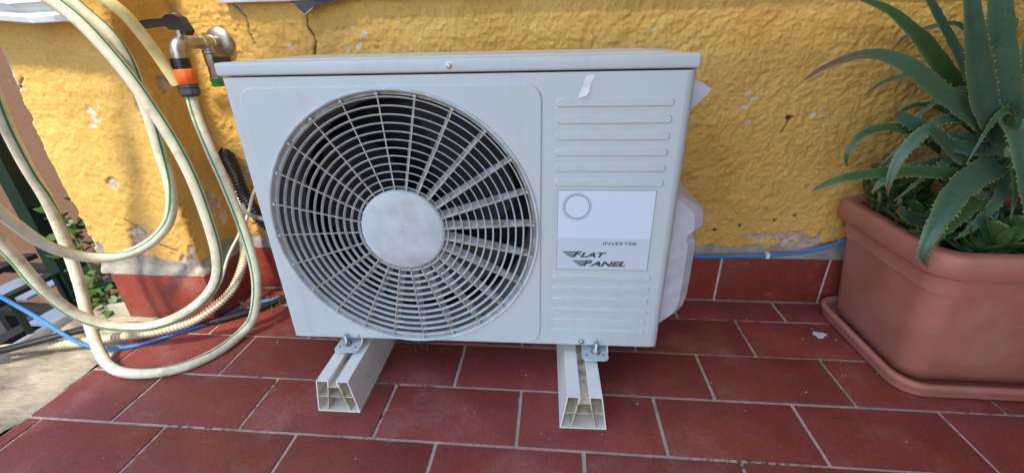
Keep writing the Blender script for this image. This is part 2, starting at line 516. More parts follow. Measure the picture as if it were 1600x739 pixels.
TW, TD, JO = 0.300, 0.1546, 0.0075
ROWOFF = {0: 0.5 - 0.0514, 1: 0.0, 2: 0.5 - 0.0377, 3: -0.0322, 4: 0.5 - 0.0516}
tile_cache = {}


def tile(x0, x1, y0, y1, parent, mat, th=0.012, dz=0.0):
    w, d = round(x1 - x0, 3), round(y1 - y0, 3)
    k = (w, d, mat.name)
    if k not in tile_cache:
        tile_cache[k] = bevel_box_mesh("floor_tile", -w / 2, w / 2, -d / 2, d / 2, -th, 0, 0.0018, mat)
    o = link_mesh("tile", tile_cache[k], None, parent, ((x0 + x1) / 2, (y0 + y1) / 2, dz))
    o.rotation_euler = (random.uniform(-1, 1) * 0.004, random.uniform(-1, 1) * 0.002, random.uniform(-1, 1) * 0.003)
    return o


for j in range(-8, 5):
    off = ROWOFF.get(j, 0.0 if j % 2 else 0.5 + 0.03 * math.sin(j))
    y0, y1 = (j - 1) * TD + JO / 2, j * TD - JO / 2
    if j == 4: y1 = 0.560
    for n in range(-6, 8):
        x0, x1 = (n + off) * TW + JO / 2, (n + 1 + off) * TW - JO / 2
        x0 = max(x0, -1.100)
        if x1 - x0 < 0.03 or x0 > 1.95: continue
        if j == 4 and x1 < -0.93 or y1 - y0 < 0.02: continue
        if y0 > 0.25 and x1 < -0.96: x0 = x0
        tile(x0, x1, y0, y1, floor, M_TILE, dz=random.uniform(-0.0008, 0.0008))

# concrete kerb at the open edge of the terrace
kb = MB()
xs = np.linspace(-1.395, -1.108, 40); ys = np.linspace(-1.6, 0.66, 230)
X, Yg = np.meshgrid(xs, ys, indexing='ij')
pp = np.stack([X.ravel(), Yg.ravel(), np.zeros(X.size)], 1)
zz = -0.004 + 0.006 * fbm(pp * np.array([1, 1.6, 1]), 9, 4) + 0.0025 * fbm(pp, 60, 2)
zz += np.where(pp[:, 0] < -1.385, -0.02, 0)
n1 = len(ys)
kb.add([(a, b, c) for a, b, c in zip(pp[:, 0], pp[:, 1], zz)],
       [(i * n1 + j, (i + 1) * n1 + j, (i + 1) * n1 + j + 1, i * n1 + j + 1) for i in range(len(xs) - 1) for j in range(n1 - 1)])
kb.box(-1.394, -1.109, -1.6, 0.66, -0.30, -0.035)
tag(kb.build("kerb", M_KERB, auto=60), kind="structure")

# added sun blocker, out of frame, cut to shade the machine and the planter
rf = MB()
poly = [(-0.97, -0.56), (-0.95, -0.95), (-1.00, -1.25), (-1.50, -1.75), (-1.9, -2.15), (2.6, -2.15), (2.6, 0.56), (1.05, 0.56), (0.95, -0.56)]
nb_ = len(poly)
rf.add([(x, y, 2.60) for x, y in poly] + [(x, y, 2.66) for x, y in poly],
       [tuple(reversed(range(nb_))), tuple(range(nb_, 2 * nb_))] + [(i, (i + 1) % nb_, nb_ + (i + 1) % nb_, nb_ + i) for i in range(nb_)])
for i in range(4): rf.box(-0.6 + i * 0.75, -0.52 + i * 0.75, -2.12, -0.53, 2.48, 2.598)
tag(rf.build("sun_blocker", M_BLOCKER, smooth=False), kind="structure")
# walls added out of frame to darken the planter side
ew = MB(); ew.box(1.66, 1.86, -1.7, 0.56, 0.0, 2.598); ew.box(0.95, 1.86, -1.9, -1.7, 0.0, 2.598)
tag(ew.build("side_light_blocker", M_BLOCKER, smooth=False), kind="structure")


# ------------------------------------------------------------------ stucco surfaces
def stucco_grid(name, path, zs, paintfn, parent=None, amp=1.0):
    """path: list of ((x,y),(nx,ny)) samples along the plan; zs heights."""
    P = np.array([p for p, _ in path]); Nn = np.array([n for _, n in path])
    nz = len(zs); ns = len(path)
    pos = np.zeros((ns, nz, 3)); nor = np.zeros((ns, nz, 3))
    pos[:, :, :2] = P[:, None, :]; pos[:, :, 2] = np.array(zs)[None, :]
    nor[:, :, :2] = Nn[:, None, :]
    pos = pos.reshape(-1, 3); nor = nor.reshape(-1, 3)
    lumps = fbm(pos + 0.005 * np.stack([fbm(pos, 24, 2), fbm(pos + 5, 24, 2), fbm(pos + 9, 24, 2)], 1), 58, 3, 0.65)
    ridg = 1 - np.abs(fbm(pos + 3.7, 58, 2))
    d = amp * (0.0022 * lumps + 0.0022 * np.clip(ridg - 0.45, 0, 1) + 0.0020 * np.abs(fbm(pos + 7.1, 95, 2)) + 0.0012 * fbm(pos + 2.2, 24, 2) + 0.0040 * fbm(pos, 4.5, 2))
    ms, dd = paintfn(pos, nor)
    d = d * (1 - 0.75 * np.clip(ms['mortar'], 0, 1)) + dd
    q = pos + nor * d[:, None]
    me = bpy.data.meshes.new(name)
    idx = np.arange(ns * nz).reshape(ns, nz)
    faces = np.stack([idx[:-1, :-1], idx[1:, :-1], idx[1:, 1:], idx[:-1, 1:]], -1).reshape(-1, 4)
    me.vertices.add(len(q)); me.vertices.foreach_set("co", q.astype(np.float32).ravel())
    me.loops.add(faces.size); me.loops.foreach_set("vertex_index", faces.astype(np.int32).ravel())
    me.polygons.add(len(faces)); me.polygons.foreach_set("loop_start", np.arange(0, faces.size, 4, dtype=np.int32))
    me.polygons.foreach_set("loop_total", np.full(len(faces), 4, dtype=np.int32))
    me.polygons.foreach_set("use_smooth", np.ones(len(faces), dtype=bool))
    me.update(calc_edges=True)
    for k, v in ms.items():
        a = me.attributes.new(k, 'FLOAT', 'POINT'); a.data.foreach_set("value", np.clip(v, 0, 1).astype(np.float32))
    me.materials.append(M_STUCCO)
    return link_mesh(name, me, None, parent)


def sstep(a, b, x):
    t = np.clip((x - a) / (b - a), 0, 1); return t * t * (3 - 2 * t)


def blobs(u, z, pts, nzv, k=0.35):
    m = np.zeros(len(u))
    for (bx, bz, rx, rz) in pts:
        r = np.sqrt(((u - bx) / rx) ** 2 + ((z - bz) / rz) ** 2) + k * nzv
        m = np.maximum(m, 1 - sstep(0.86, 1.0, r))
    return m


def polyline_mask(u, z, pts, w):
    m = np.zeros(len(u))
    for (a, b) in zip(pts, pts[1:]):
        a, b = np.array(a), np.array(b); ab = b - a
        t = np.clip(((u - a[0]) * ab[0] + (z - a[1]) * ab[1]) / (ab @ ab), 0, 1)
        d = np.hypot(u - a[0] - t * ab[0], z - a[1] - t * ab[1])
        m = np.maximum(m, 1 - sstep(w * 0.5, w, d))
    return m


def wall_paint(pos, nor):
    u, z = pos[:, 0], pos[:, 2]
    n1_, n2_ = fbm(pos, 45, 3), fbm(pos + 31, 120, 2)
    mort = 1 - sstep(0.182, 0.188, z + 0.010 * fbm(pos, 22, 3) - 0.012 * sstep(0.6, 0.85, u))
    chips = [(-0.424, 0.764, .009, .006), (-0.474, 0.733, .009, .008), (-0.443, 0.734, .006, .012), (-0.63, 0.739, .006, .006), (-0.452, 0.781, .006, .004),
             (0.543, 0.61, .011, .005), (0.563, 0.596, .010, .006), (0.553, 0.577, .012, .006), (0.564, 0.536, .010, .007), (0.722, 0.555, .010, .005),
             (0.742, 0.563, .006, .004), (-0.39, 0.80, .005, .003), (0.419, 0.612, .012, .006), (-0.33, 0.79, .004, .003), (0.30, 0.76, .008, .004), (0.34, 0.785, .006, .004)]
    peel = blobs(u, z, [(0.668, 0.213, .045, .012), (0.766, 0.200, .055, .030), (0.700, 0.205, .012, .008), (-0.85, 0.40, .02, .02), (-0.80, 0.36, .018, .022), (-0.745, 0.83, .012, .012)], n1_)
    chip = blobs(u, z, [(a, b, c * .8, d_ * .8) for a, b, c, d_ in chips], n2_, 0.8)
    sp = vnoise(pos * 70 + 9.1)
    chip = np.maximum(chip, 0.5 * sstep(0.93, 0.98, sp) * (vnoise(pos * 9) > 0.5))
    crack = polyline_mask(u, z, [(-.567, .845), (-.567, .814), (-.571, .785), (-.561, .765), (-.558, .748), (-.564, .733), (-.57, .71), (-.565, .66), (-.575, .60)], 0.0032 + 0.0015 * n1_)
    crack = np.maximum(crack, 0.8 * polyline_mask(u, z, [(0.661, 0.545), (0.657, 0.53), (0.652, 0.51)], 0.0026))
    crack = np.maximum(crack, 0.7 * polyline_mask(u, z, [(-.76, .84), (-.73, .81), (-.735, .775), (-.725, .745)], 0.0025 + 0.001 * n1_))
    crack = np.maximum(crack, blobs(u, z, [(0.661, 0.547, .008, .006), (0.533, 0.231, .005, .005), (0.742, 0.28, .005, .005), (.69, .265, .004, .004), (.60, .245, .004, .006), (.66, .30, .003, .003), (-.70, .70, .003, .003)], n2_))
    d = -0.0035 * peel - 0.0012 * chip - 0.007 * crack + 0.010 * (1 - sstep(0.150, 0.184, z))
    return dict(mortar=mort * (1 - crack), peel=peel, chip=chip, crack=crack), d


fz = list(np.arange(0.1505, 0.90, 0.0031)) + list(np.linspace(0.905, 1.2, 18)) + list(np.linspace(1.25, 2.6, 20))
fx = list(np.arange(-0.945, 1.36, 0.0031)) + list(np.linspace(1.37, 3.2, 60))
wall = stucco_grid("house_wall", [((x, 0.575), (0, -1)) for x in fx], fz, wall_paint)
tag(wall, "long rough yellow stucco wall running behind the air conditioner and planter", "wall")
wb = MB(); wb.box(-0.94, 3.2, 0.585, 0.80, -0.30, 2.6); wb.build("wall_core", M_MORTAR, wall, smooth=False)


def skirt_tile(parent, w, h, loc, rz=0.0):
    k = ('s', round(w, 3), round(h, 3))
    if k not in tile_cache:
        tile_cache[k] = bevel_box_mesh("skirting", -w / 2, w / 2, 0, 0.010, -h / 2, h / 2, 0.0015, M_SKIRT)
    o = link_mesh("skirting_tile", tile_cache[k], None, parent, loc)
    o.rotation_euler = (random.uniform(-.006, .006), random.uniform(-.004, .004), rz)
    return o


edges = [-0.915, -0.635, -0.335, -0.035, 0.265, 0.565, 0.864, 1.164, 1.464, 1.764, 2.064]
for a, b in zip(edges, edges[1:]):
    skirt_tile(wall, b - a - 0.007, 0.146, ((a + b) / 2, 0.562, 0.0765))
sb = MB(); sb.box(-0.92, 2.2, 0.5645, 0.584, 0.001, 0.1500); sb.build("skirting_bed", M_GROUT, wall, smooth=False)


def pier_paint(pos, nor):
    x, y, z = pos[:, 0], pos[:, 1], pos[:, 2]
    front = (nor[:, 1] < -0.7); left = (nor[:, 0] < -0.5); side = nor[:, 0] > 0.5
    n1_, n2_ = fbm(pos, 45, 3), fbm(pos + 31, 120, 2)
    big = fbm(pos, 14, 3)
    mort = 1 - sstep(0.200, 0.206, z + 0.020 * big + np.where(front, 0.012, 0) - np.where(side, -.01, 0))
    mort = np.maximum(mort, (1 - sstep(-1.218, -1.212, x + 0.012 * big)) * (z < 0.26 + 0.03 * big))
    peel = blobs(x, z, [(-1.088, 0.422, .019, .014), (-1.085, 0.262, .034, .040), (-1.100, 0.235, .022, .022), (-0.948, 0.185, .034, .034), (-0.935, 0.215, .02, .03)], n1_) * front
    ed = (x > -0.945) & (z > 0.60) & (z < 0.70) & (y < 0.42)
    peel = np.maximum(peel, np.where(ed, sstep(-0.1, 0.15, big - 0.10), 0))
    peel = np.maximum(peel, blobs(x, z, [(-1.255, 0.70, .030, .075), (-1.25, 0.60, .016, .03), (-1.25, 0.35, .02, .03), (-1.245, 0.30, .016, .03), (-1.25, 0.245, .022, .03)], n1_))
    peel = np.maximum(peel, blobs(y, z, [(0.50, 0.33, .025, .03), (0.47, .66, .02, .02)], n1_) * side)
    chip = np.maximum(blobs(x, z, [(-1.065, .60, .010, .016), (-1.075, .575, .006, .008), (-1.04, .62, .004, .008), (-1.115, .235, .008, .006)], n2_, 0.8) * front,
                      0.4 * sstep(0.94, 0.98, vnoise(pos * 80)) * (vnoise(pos * 8) > .5))
    chip = np.maximum(chip, blobs(y, z, [(0.52, 0.27, .014, .02)], n2_, 0.6) * side)
    crack = polyline_mask(x, z, [(-1.07, .29), (-1.045, .25), (-1.01, .235), (-.985, .225)], 0.002) * front
    crack = np.maximum(crack, polyline_mask(x, z, [(-1.26, .655), (-1.23, .665), (-1.21, .685)], 0.003) * front)
    crack = np.maximum(crack, polyline_mask(x, z, [(-1.055, .285), (-1.082, .30), (-1.10, .32)], 0.002) * front)
    d = -0.005 * peel - 0.0015 * chip - 0.005 * crack + 0.009 * (1 - sstep(0.150, 0.180, z)) + 0.004 * big * (mort > .5)
    return dict(mortar=mort, peel=peel, chip=chip, crack=crack), d


def corner_path():
    pts = []
    for y in np.arange(0.70, 0.395, -0.004): pts.append(((-1.245, y), (-1, 0)))
    for a in np.linspace(0, 1, 6): pts.append(((-1.245 + 0.012 - 0.012 * math.cos(a * math.pi / 2), 0.395 - 0.012 * math.sin(a * math.pi / 2)), (-math.cos(a * math.pi / 2), -math.sin(a * math.pi / 2))))
    for x in np.arange(-1.230, -0.943, 0.003): pts.append(((x, 0.383), (0, -1)))
    for a in np.linspace(0, 1, 6): pts.append(((-0.942 + 0.012 * math.sin(a * math.pi / 2), 0.395 - 0.012 * math.cos(a * math.pi / 2)), (math.sin(a * math.pi / 2), -math.cos(a * math.pi / 2))))
    for y in np.arange(0.398, 0.60, 0.003): pts.append(((-0.930, y), (1, 0)))
    return pts


pier = stucco_grid("wall_pier", corner_path(), fz, pier_paint, amp=0.55)
tag(pier, "chipped yellow stucco pier projecting from the wall beside the coiled hoses", "pier")
pc = MB(); pc.box(-1.232, -0.938, 0.392, 0.72, -0.30, 2.6); pc.build("pier_core", M_MORTAR, pier, smooth=False)
skirt_tile(pier, 0.290, 0.146, (-1.066, 0.373, 0.0765))
o = skirt_tile(pier, 0.186, 0.146, (-0.9195, 0.4685, 0.0765), math.pi / 2)
sb = MB(); sb.box(-1.205, -0.9235, 0.376, 0.391, 0.0, 0.1500); sb.box(-0.9375, -0.9235, 0.385, 0.57, 0.0, 0.1500)
sb.build("skirting_bed", M_MORTAR, pier, smooth=False)
rb = MB()
rb.box(-1.30, -1.216, 0.384, 0.70, -0.30, 0.03)
rb.build("rough_base", M_MORTAR, pier, smooth=False)

# marble sill just under the top of the picture, with torn membrane below
sl = empty("window_sill", (-0.775, 0.548, 0.842))
tag(sl, "pale stone window sill cut by the top edge above the wall crack", "sill")
link_mesh("sill_slab", bevel_box_mesh("sill_slab", 0, 2.4, 0, 0.05, 0, 0.035, 0.002, M_SILL), None, sl)
fl = MB()
flp = [(-0.590, 0.842), (-0.578, 0.836), (-0.566, 0.822), (-0.552, 0.812), (-0.545, 0.817), (-0.530, 0.826), (-0.505, 0.832), (-0.470, 0.837), (-0.440, 0.8415)]
fl.add([(x, 0.543 + 0.004 * math.sin(i * 1.7), z) for i, (x, z) in enumerate(flp)] + [(x, 0.553, 0.8418) for x, z in flp] + [(x, 0.541 + 0.004 * math.sin(i * 1.7), z) for i, (x, z) in enumerate(flp)] + [(x, 0.5505, 0.8418) for x, z in flp],
       [(i, i + 1, 9 + i + 1, 9 + i) for i in range(8)] + [(18 + i, 18 + i + 1, 27 + i + 1, 27 + i) for i in range(8)] + [(i, i + 1, 19 + i, 18 + i) for i in range(8)])
mo = fl.build("torn_membrane", M_MEMB, auto=20)
tag(mo, "torn black membrane flap hanging below the sill at the wall crack", "membrane")
fe = MB(); fe.tube([Vector((x, 0.541, z - 0.001)) for x, z in flp[2:6]], [0.001, 0.0022, 0.002, 0.0008], 6)
fe.build("frayed_edge", M_MORTAR, mo)

# ------------------------------------------------------------------ air conditioner
AC = empty("air_conditioner", (-0.550, 0.179, 0.108), math.radians(0.808))
tag(AC, "off-white outdoor air conditioner unit with round fan grille on cream beams", "air conditioner")
W, H, D = 0.856, 0.611, 0.300
FC = (0.309, 0.285); FR = 0.2765


def rrect(x0, x1, z0, z1, r, n=8):
    out = []
    for cx, cz, a0 in ((x1 - r, z1 - r, 0), (x0 + r, z1 - r, 90), (x0 + r, z0 + r, 180), (x1 - r, z0 + r, 270)):
        for k in range(n + 1):
            a = math.radians(a0 + 90 * k / n); out.append((cx + r * math.cos(a), cz + r * math.sin(a)))
    return out


def hit_poly(c, a, poly):
    dx, dz = math.cos(a), math.sin(a); best = None
    for (x0, z0), (x1, z1) in zip(poly, poly[1:] + poly[:1]):
        ex, ez = x1 - x0, z1 - z0; den = dx * ez - dz * ex
        if abs(den) < 1e-12: continue
        s = ((x0 - c[0]) * ez - (z0 - c[1]) * ex) / den
        t_ = ((x0 - c[0]) * dz - (z0 - c[1]) * dx) / den
        if s > 0 and -1e-6 <= t_ <= 1 + 1e-6 and (best is None or s < best): best = s
    return (c[0] + dx * best, c[1] + dz * best)


def plate_with_hole(mb, rings, extra_polys):
    """rings: list of (callable angle->(x,z), y); joined outward."""
    angs = sorted(set([2 * math.pi * k / 144 for k in range(144)] + [math.atan2(z - FC[1], x - FC[0]) % (2 * math.pi) for pl in extra_polys for x, z in pl]))
    n = len(angs); vs_ = []; fs_ = []
    for fn, y in rings:
        for a in angs:
            x, z = fn(a); vs_.append((x, y, z))
    for i in range(len(rings) - 1):
        for k in range(n):
            k2 = (k + 1) % n
            fs_.append((i * n + k, i * n + k2, (i + 1) * n + k2, (i + 1) * n + k))
    mb.add(vs_, fs_)


def circ(r):
    return lambda a: (FC[0] + r * math.cos(a), FC[1] + r * math.sin(a))


HB = 0.5855
outer = [(W - 0.018, HB), (0.018, HB), (0.018, 0.004), (W - 0.018, 0.004)]
body = MB()
plate_with_hole(body, [(circ(FR + 0.004), 0.0), (lambda a: hit_poly(FC, a, outer), 0.0)], [outer])
pl = [(0.0, D)] + [(0.0, 0.018)] + [(0.018 - 0.018 * math.cos(a), 0.018 - 0.018 * math.sin(a)) for a in np.linspace(0.2, math.pi / 2, 6)]
pr = [(W - x, y) for x, y in pl][::-1]
for side in (pl, pr):
    n = len(side); hs = [0.004, HB]
    body.add([(x, y, h) for h in hs for x, y in side], [(i, i + 1, n + i + 1, n + i) for i in range(n - 1)])
    # rolled bottom edge
    body.add([(x, y, h) for h in (0.004,) for x, y in side] + [(x + (0.004 if side is pl else -0.004), y + 0.004, 0.0) for x, y in side], [(i, i + 1, n + i + 1, n + i) for i in range(n - 1)])
body.add([(0.018, 0, 0.004), (W - 0.018, 0, 0.004), (W - 0.018, 0.004, 0.0), (0.018, 0.004, 0.0)], [(0, 1, 2, 3)])
body.add([(0, D, 0), (W, D, 0), (W, D, HB), (0, D, HB)], [(0, 1, 2, 3)])
body.add([(0.004, 0.003, 0.002), (W - 0.004, 0.003, 0.002), (W - 0.004, D, 0.002), (0.004, D, 0.002)], [(0, 1, 2, 3)])
body.add([(0.004, 0.003, HB - 0.001), (W - 0.004, 0.003, HB - 0.001), (W - 0.004, D, HB - 0.001), (0.004, D, HB - 0.001)], [(0, 1, 2, 3)])
body.build("casing", M_AC, AC, auto=30)
# lid
lid_me = bevel_box_mesh("lid", -0.0016, W + 0.0016, -0.0016, D + 0.003, 0.5880, H, 0.0055, M_AC, 3)
lid = link_mesh("lid", lid_me, None, AC)
ridge = MB(); ridge.box(0.05, W - 0.05, 0.05, D - 0.03, H, H + 0.0025); ridge.build("lid_emboss", M_AC, lid, smooth=False)

# raised panel round the fan
rr_o = rrect(0.030, 0.594, 0.006, 0.569, 0.030); rr_i = rrect(0.0335, 0.5905, 0.0095, 0.5655, 0.028)
fp = MB()
plate_with_hole(fp, [(circ(FR + 0.0035), -0.0030), (lambda a: hit_poly(FC, a, rr_i), -0.0034), (lambda a: hit_poly(FC, a, rr_o), 0.0003)], [rr_o, rr_i])
fp.build("fan_panel", M_AC, AC, auto=8)
# bell mouth and dark inside
bm_ = MB()
bm_.lathe([(FR + 0.0042, -0.0028), (FR + 0.0036, -0.0062), (FR + 0.0015, -0.0072), (FR - 0.001, -0.0058), (FR - 0.0035, 0.002), (FR - 0.0060, 0.012)], (FC[0], 0, FC[1]), (0, 1, 0), 128, closed=True)
ring_o = bm_.build("bell_mouth", M_GUARD, AC, auto=40)
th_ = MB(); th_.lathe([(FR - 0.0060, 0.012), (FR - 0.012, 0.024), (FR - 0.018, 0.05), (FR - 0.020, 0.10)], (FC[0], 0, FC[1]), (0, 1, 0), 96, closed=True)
th_.build("throat", M_THROAT_SHADE, ring_o, auto=40)
gv = MB(); gv.lathe([(FR - 0.0042, 0.0035), (FR - 0.0068, 0.0050), (FR - 0.0085, 0.0045), (FR - 0.0100, 0.0095)], (FC[0], 0, FC[1]), (0, 1, 0), 128, closed=True)
gv.build("inner_ring", M_SPOKE, ring_o, auto=40)
dk = MB(); dk.lathe([(FR - 0.0195, 0.098), (FR - 0.015, 0.21), (0.001, 0.215)], (FC[0], 0, FC[1]), (0, 1, 0), 64, closed=True)
dk.build("fan_shroud", M_DARK, AC)
# fan
fan = MB(); fan.lathe([(0.001, 0.070), (0.055, 0.072), (0.062, 0.085), (0.062, 0.15)], (FC[0], 0, FC[1]), (0, 1, 0), 32, closed=True)
fano = fan.build("fan", M_BLADE, AC)
for k in range(3):
    b = MB(); a0 = math.radians(25 + 120 * k); vs_ = []; fs_ = []
    for i in range(9):
        r = 0.058 + 0.178 * i / 8
        for j in range(9):
            s = j / 8; sw = math.radians(95 - 10 * i / 8) * (s - 0.5) + 0.5 * (i / 8) ** 2
            vs_.append((FC[0] + r * math.cos(a0 + sw), 0.085 + 0.065 * s + 0.012 * math.sin(s * 3.14), FC[1] + r * math.sin(a0 + sw)))
    for i in range(8):
        for j in range(8): fs_.append((i * 9 + j, i * 9 + j + 1, i * 9 + j + 10, i * 9 + j + 9))
    b.add(vs_, fs_); b.build("blade", M_BLADE, fano)

# guard: conical rings + slanted spokes + hub
guard = MB(); HR = 0.087
guard.lathe([(HR - 0.004, 0.016), (HR, 0.010), (HR + 0.0005, -0.004), (HR - 0.0015, -0.0075), (HR - 0.006, -0.0095), (0.05, -0.0105), (0.001, -0.0108)], (FC[0], 0, FC[1]), (0, 1, 0), 72, closed=True)
hub = guard.build("fan_guard_hub", M_HUB, AC, auto=50)
NR = 12
for i in range(NR):
    r = HR + 0.0075 + (FR - 0.0115 - HR - 0.0075) * i / (NR - 1)
    y0 = -0.004 + 0.000 * i; dep = 0.0048; k = math.tan(math.radians(24)); tk = 0.00095
    b = MB()
    b.lathe([(r - tk, y0 + 0.0006), (r, y0 - 0.0006), (r + tk, y0 + 0.0006), (r + tk * 0.8 - dep * k, y0 + dep), (r - tk * 0.8 - dep * k, y0 + dep), (r - tk, y0 + 0.0006)], (FC[0], 0, FC[1]), (0, 1, 0), 120, closed=True)
    b.build("guard_ring", M_GUARD, AC, auto=50)
NS = 24
sp_mb = MB()
for s in (-1, 1):
    pass
r0, r1 = HR - 0.003, FR - 0.0055
dep = 0.021; tl = math.tan(math.radians(23)) * dep; tk = 0.0011
# spoke along +x, tangent is +z; depth leans along the tangent
prof = []
for r in (r0, r1):
    prof += [(r, -0.0055, -tk), (r, -0.0055, tk), (r, -0.0055 + dep, tl + tk * 1.6), (r, -0.0055 + dep, tl - tk * 1.6)]
prof[4] = (r1, -0.003, -tk); prof[5] = (r1, -0.003, tk); prof[6] = (r1 - 0.002, 0.012, tl * 0.6 + tk * 1.6); prof[7] = (r1 - 0.002, 0.012, tl * 0.6 - tk * 1.6)
sp_mb.add(prof, [(0, 1, 2, 3), (7, 6, 5, 4), (0, 4, 5, 1), (1, 5, 6, 2), (2, 6, 7, 3), (3, 7, 4, 0)])
sp_mb.lathe([(0.0005, -0.0060), (0.0030, -0.0052), (0.0034, 0.006)], (r1 - 0.001, 0, 0.0008), (0, 1, 0), 8)
sp_me = sp_mb.mesh("guard_spoke", M_SPOKE, auto=30)
for k in range(NS):
    a = math.radians(93 + 15 * k)
    o = link_mesh("guard_spoke", sp_me, None, AC, (FC[0], 0, FC[1]))
    o.rotation_euler = (0, -a, 0)


# embossed ribs
def pill(mb, x0, x1, z0, z1, y0, y1, inset):
    r = (z1 - z0) / 2 - 1e-4; o_ = rrect(x0, x1, z0, z1, r, 5); i_ = rrect(x0 + inset, x1 - inset, z0 + inset, z1 - inset, r - inset, 5); n = len(o_)
    mb.add([(x, y0, z) for x, z in o_] + [(x, y1, z) for x, z in i_], [(i, (i + 1) % n, n + (i + 1) % n, n + i) for i in range(n)] + [tuple(range(n, 2 * n))])


rib = MB(); pill(rib, 0.0, 0.205, -0.0078, 0.0078, 0.0004, -0.0031, 0.0026)
rib_me = rib.mesh("front_rib", M_AC, auto=28)
for c in [0.534 - 0.0294 * i for i in range(6)] + [0.179 - 0.0278 * i for i in range(6)]:
    link_mesh("front_rib", rib_me, None, AC, (0.6175, 0, c))


# screws
def screw(mb, x, y, z, r=0.0052):
    mb.lathe([(r * 1.35, 0.0), (r * 1.35, 0.0008), (r, 0.0010), (r * 0.9, 0.0028), (r * 0.5, 0.0040), (0.0003, 0.0043)], (x, y, z), (0, -1, 0), 14)
    mb.box(x - r * .6, x + r * .6, y - 0.0047, y - 0.0040, z - r * .12, z + r * .12); mb.box(x - r * .12, x + r * .12, y - 0.0048, y - 0.0040, z - r * .6, z + r * .6)


for x, y, z in ((0.431, -0.0016, 0.599), (0.166, 0.0, 0.0125), (0.686, 0.0, 0.0125)):
    b = MB(); screw(b, x, y, z); b.build("screw", M_STEEL, AC, auto=25)

# label
lb = empty("brand_label", (0.625, -0.0004, 0.199)); lb.parent = AC
LW, LH = 0.186, 0.174
b = MB(); b.box(0, LW, -0.0006, 0.0008, 0.072, LH); b.build("label_film", M_LABEL, lb, smooth=False)
b = MB(); b.box(0, LW, -0.0006, 0.0008, 0, 0.0719); b.build("label_band", M_LABELB, lb, smooth=False)
b = MB()
for (x0, x1, z0, z1) in ((0, LW, 0, 0.0007), (0, LW, LH - 0.0007, LH), (0, 0.0007, 0, LH), (LW - 0.0007, LW, 0, LH)): b.box(x0, x1, -0.0010, 0, z0, z1)
b.build("label_border", M_PRINTG, lb, smooth=False)
for (ra, rb_, mt) in ((0.0235, 0.0246, M_PRINT), (0.0262, 0.0267, M_PRINTG), (0.0283, 0.0287, M_PRINTG)):
    b = MB(); b.lathe([(ra, 0.0002), (ra, 0.0010), (rb_, 0.0010), (rb_, 0.0002)], (0.0375, 0, 0.140), (0, -1, 0), 64, closed=True)
    b.build("printed_ring", mt, lb, smooth=False)


def text(s, size, x, z, parent, mat, shear=0.0, sx=1.0, name="lettering", width=None, bold=0.0):
    cu = bpy.data.curves.new("txt", 'FONT'); cu.body = s; cu.size = size; cu.shear = shear; cu.extrude = 0.0002; cu.offset = bold
    tmp = bpy.data.objects.new("txt", cu); COL.objects.link(tmp)
    dg = bpy.context.evaluated_depsgraph_get(); dg.update()
    me = bpy.data.meshes.new_from_object(tmp.evaluated_get(dg))
    bpy.data.objects.remove(tmp)
    xs_ = [v.co.x for v in me.vertices]; w = max(xs_) - min(xs_); x_0 = min(xs_)
    f = width / w if width else sx
    for v in me.vertices: v.co = Vector(((v.co.x - x_0) * f + x, -0.0009 - v.co.z, v.co.y + z))
    me.materials.clear()
    return link_mesh(name, me, mat, parent)


text("INVERTER", 0.0100, 0.093, 0.0575, lb, M_PRINT, width=0.067)
text("F", 0.0185, 0.0330, 0.0300, lb, M_PRINT, 0.35, width=0.019, bold=0.0006)
text("LAT", 0.0150, 0.0480, 0.0300, lb, M_PRINT, 0.35, width=0.054, bold=0.0006)
text("P", 0.0185, 0.0545, 0.0095, lb, M_PRINT, 0.35, width=0.019, bold=0.0006)
text("ANEL", 0.0150, 0.0690, 0.0095, lb, M_PRINT, 0.35, width=0.072, bold=0.0006)
for (wx, wz) in ((0.010, 0.0300), (0.0315, 0.0095)):
    b = MB()
    for k, (xo, ln) in enumerate(((0.0, 0.032), (0.0045, 0.026), (0.009, 0.020), (0.0135, 0.014))):
        zt = wz + 0.0125 - k * 0.0036
        b.add([(wx + xo, -0.0011, zt), (wx + xo + ln, -0.0011, zt), (wx + xo + ln - 0.002, -0.0011, zt - 0.0022), (wx + xo + 0.004, -0.0011, zt - 0.0022)], [(0, 1, 2, 3)])
    b.build("wing_stripes", M_PRINT, lb, smooth=False)

# strip of paper tape on the front
b = MB(); tv = []
for i in range(6):
    s = i / 5; cx = 0.6755 - 0.012 * s; cz = 0.578 - 0.036 * s; wv = 0.0075 + 0.0012 * math.sin(i * 2.1)
    yy = -0.0012 - (0.004 * (s - 0.75) / 0.25 if s > 0.75 else 0.0) - 0.0008 * math.sin(i * 2)
    tv += [(cx - wv, yy, cz + 0.003 * math.sin(i * 3)), (cx + wv, yy - 0.0004, cz + 0.004)]
tv += [(x, y + 0.0003, z) for x, y, z in tv]
b.add(tv, [(2 * i, 2 * i + 1, 2 * i + 3, 2 * i + 2) for i in range(5)] + [(12 + 2 * i, 12 + 2 * i + 1, 12 + 2 * i + 3, 12 + 2 * i + 2) for i in range(5)] + [(10, 11, 23, 22), (0, 1, 13, 12)])
tp = b.build("tape", M_TAPE, AC); tp["label"] = "torn strip of white tape"

